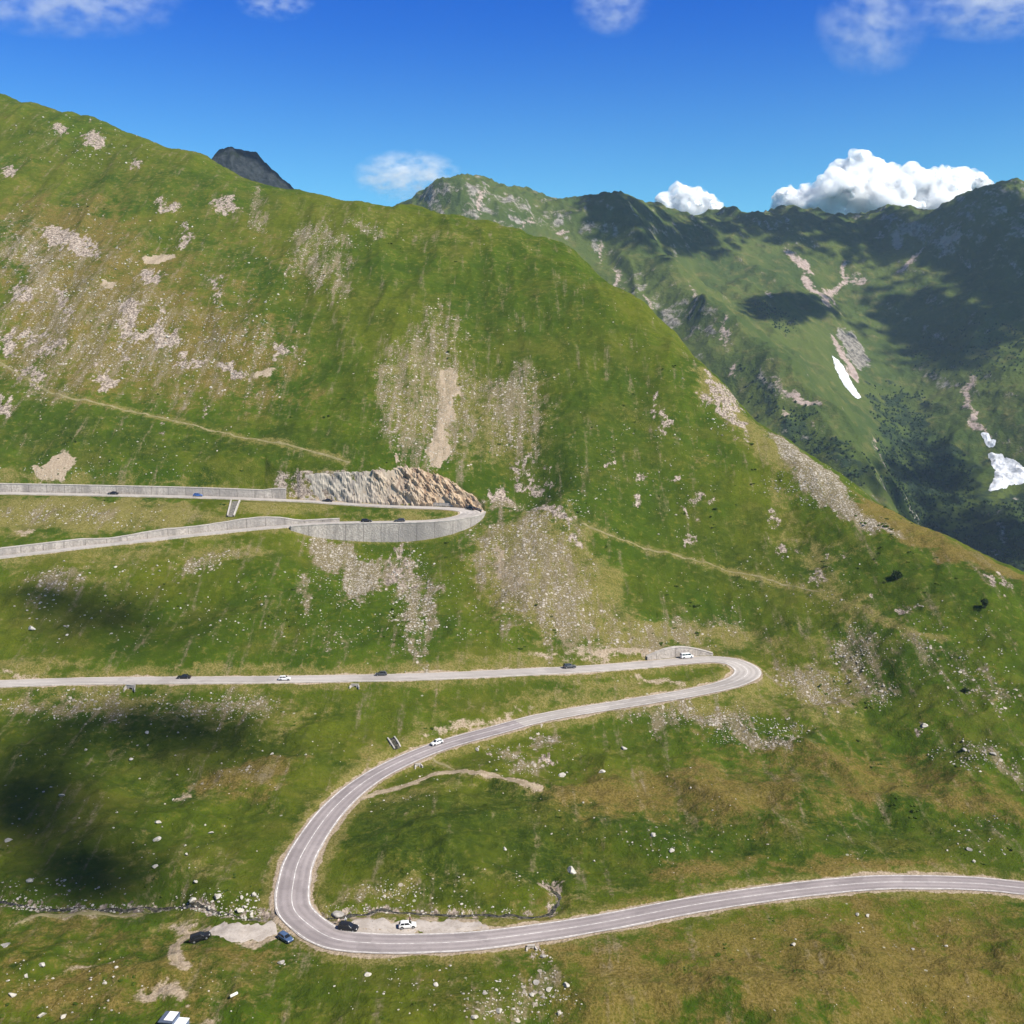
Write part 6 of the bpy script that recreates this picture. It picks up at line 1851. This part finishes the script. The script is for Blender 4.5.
def wisp(u, v, ru, rv, y, tau, label, seed, tilt=0):
    """a thin veil of vapour: a soft volume inside an ellipsoid"""
    k = y / F
    vv, ff = ico(3)
    m_ = bpy.data.materials.new('vapour'); m_.use_nodes = True; nt = m_.node_tree; nt.nodes.clear()
    out = nt.nodes.new('ShaderNodeOutputMaterial'); pv = nt.nodes.new('ShaderNodeVolumePrincipled')
    pv.inputs['Color'].default_value = (1, 1, 1, 1); pv.inputs['Anisotropy'].default_value = .0
    tc = nt.nodes.new('ShaderNodeTexCoord'); ln = nt.nodes.new('ShaderNodeVectorMath'); ln.operation = 'LENGTH'
    nt.links.new(tc.outputs['Object'], ln.inputs[0])
    nz = nt.nodes.new('ShaderNodeTexNoise'); mp_ = nt.nodes.new('ShaderNodeMapping'); mp_.inputs['Location'].default_value = (seed * 3.1, seed, 0); mp_.inputs['Scale'].default_value = (1.0 * max(1, ru / rv * .7), 1.0, 1.3)
    nt.links.new(tc.outputs['Object'], mp_.inputs[0]); nt.links.new(mp_.outputs[0], nz.inputs['Vector']); nz.inputs['Scale'].default_value = 2.0; nz.inputs['Detail'].default_value = 6; nz.inputs['Roughness'].default_value = .6
    a_ = nt.nodes.new('ShaderNodeMath'); a_.operation = 'SUBTRACT'; a_.inputs[0].default_value = 1.0; nt.links.new(ln.outputs['Value'], a_.inputs[1])
    b2 = nt.nodes.new('ShaderNodeMapRange'); b2.interpolation_type = 'SMOOTHSTEP'; nt.links.new(nz.outputs['Fac'], b2.inputs[0]); b2.inputs[1].default_value = .43; b2.inputs[2].default_value = .70
    c2 = nt.nodes.new('ShaderNodeMath'); c2.operation = 'MULTIPLY'; nt.links.new(a_.outputs[0], c2.inputs[0]); nt.links.new(b2.outputs[0], c2.inputs[1]); c2.use_clamp = True
    d2 = nt.nodes.new('ShaderNodeMath'); d2.operation = 'MULTIPLY'; nt.links.new(c2.outputs[0], d2.inputs[0]); d2.inputs[1].default_value = tau / (rv * k) * .62
    nt.links.new(d2.outputs[0], pv.inputs['Density']); nt.links.new(pv.outputs[0], out.inputs['Volume'])
    o = link('cloud', mesh_np('cloud', vv, ff, [m_]), label=label, category='cloud')
    o.location = tuple(W3(u, v, y)); o.scale = (ru * k, rv * k * 1.2, rv * k); o.rotation_euler = (0, R(tilt), 0)


wisp(70, 2, 120, 34, 5200, 2.2, 'thin white cloud wisp in the top left corner of the sky', 1)
wisp(275, 2, 40, 18, 5200, 1.6, 'faint short wisp at the top of the sky, right of the corner wisp', 2)
wisp(612, 4, 40, 30, 5200, 2.0, 'small thin wisp at the top middle of the sky', 3)
wisp(872, 24, 56, 48, 5200, 2.2, 'soft hanging wisp at the upper right of the sky', 4, 20)
wisp(992, 6, 90, 34, 5200, 2.6, 'broad white wisp in the top right corner of the sky', 5)
wisp(408, 176, 56, 26, 6500, 6.0, 'hazy pale cloud just left of the far rocky summit', 6)

# ------------------------------------------------------------------ air
hz = bpy.data.materials.new('haze'); hz.use_nodes = True
nt = hz.node_tree; nt.nodes.clear()
o_ = nt.nodes.new('ShaderNodeOutputMaterial'); pv = nt.nodes.new('ShaderNodeVolumePrincipled')
pv.inputs['Color'].default_value = (.55, .74, 1.0, 1); pv.inputs['Density'].default_value = 4.6e-5; pv.inputs['Anisotropy'].default_value = .0
nt.links.new(pv.outputs['Volume'], o_.inputs['Volume'])
bm = bmesh.new(); bm_box(bm, (0, 1500, -30), (9600, 4700, 1040))
bm_obj('haze', bm, hz, kind='stuff')

# ------------------------------------------------------------------ sky, sun, camera
SKY_LOW, SKY_TOP = (.56, 1.20, 1.17, 1), (.01, .47, 1.36, 1)
SKY_ZENITH = (.18, .34, .62, 1)
w = bpy.data.worlds.new('World'); SC.world = w; w.use_nodes = True
nt = w.node_tree; bg = nt.nodes['Background']
sky = nt.nodes.new('ShaderNodeTexSky'); sky.sky_type = 'NISHITA'; sky.sun_disc = False
el = math.asin(SUN.z); sky.sun_elevation = el; sky.sun_rotation = math.atan2(SUN.x, SUN.y) % (2 * math.pi)
sky.altitude = 2000; sky.air_density = 1.0; sky.dust_density = .1; sky.ozone_density = 3.0
# the sky deepens and cools with height
tc = nt.nodes.new('ShaderNodeTexCoord'); sp = nt.nodes.new('ShaderNodeSeparateXYZ'); nt.links.new(tc.outputs['Generated'], sp.inputs[0])
mr = nt.nodes.new('ShaderNodeMapRange'); mr.interpolation_type = 'SMOOTHSTEP'; nt.links.new(sp.outputs['Z'], mr.inputs[0]); mr.inputs[1].default_value = .08; mr.inputs[2].default_value = .34
m1 = nt.nodes.new('ShaderNodeMix'); m1.data_type = 'RGBA'; nt.links.new(mr.outputs[0], m1.inputs[0]); m1.inputs[6].default_value = SKY_LOW; m1.inputs[7].default_value = SKY_TOP
mr2 = nt.nodes.new('ShaderNodeMapRange'); mr2.interpolation_type = 'SMOOTHSTEP'; nt.links.new(sp.outputs['Z'], mr2.inputs[0]); mr2.inputs[1].default_value = .30; mr2.inputs[2].default_value = .75
m3 = nt.nodes.new('ShaderNodeMix'); m3.data_type = 'RGBA'; nt.links.new(mr2.outputs[0], m3.inputs[0]); nt.links.new(m1.outputs[2], m3.inputs[6]); m3.inputs[7].default_value = SKY_ZENITH
m2 = nt.nodes.new('ShaderNodeMix'); m2.data_type = 'RGBA'; m2.blend_type = 'MULTIPLY'; m2.inputs[0].default_value = 1; nt.links.new(sky.outputs['Color'], m2.inputs[6]); nt.links.new(m3.outputs[2], m2.inputs[7])
bg.inputs['Strength'].default_value = .08
nt.links.new(m2.outputs[2], bg.inputs['Color'])
ld = bpy.data.lights.new('sun', 'SUN'); ld.energy = 5.0; ld.angle = R(.9); ld.color = (1, .95, .86)
lo = bpy.data.objects.new('sun', ld); COL.objects.link(lo); lo.rotation_euler = (-SUN).to_track_quat('-Z', 'Y').to_euler()
cd = bpy.data.cameras.new('camera'); cam = bpy.data.objects.new('camera', cd); COL.objects.link(cam)
cam.location = (0, 0, 0); cam.rotation_euler = (R(90) - PITCH, 0, 0)
cd.sensor_fit = 'HORIZONTAL'; cd.sensor_width = 26.0; cd.lens = 26.0 * F / 1024
cd.clip_start = .5; cd.clip_end = 60000
SC.camera = cam
SC.view_settings.view_transform = 'Standard'; SC.view_settings.look = 'None'; SC.view_settings.exposure = .66; SC.view_settings.gamma = 1
SC.view_settings.use_curve_mapping = False
SC.cycles.use_denoising = True
SC.cycles.transparent_max_bounces = 40
SC.cycles.volume_bounces = 14
SC.cycles.max_bounces = 16
SC.cycles.diffuse_bounces = 3
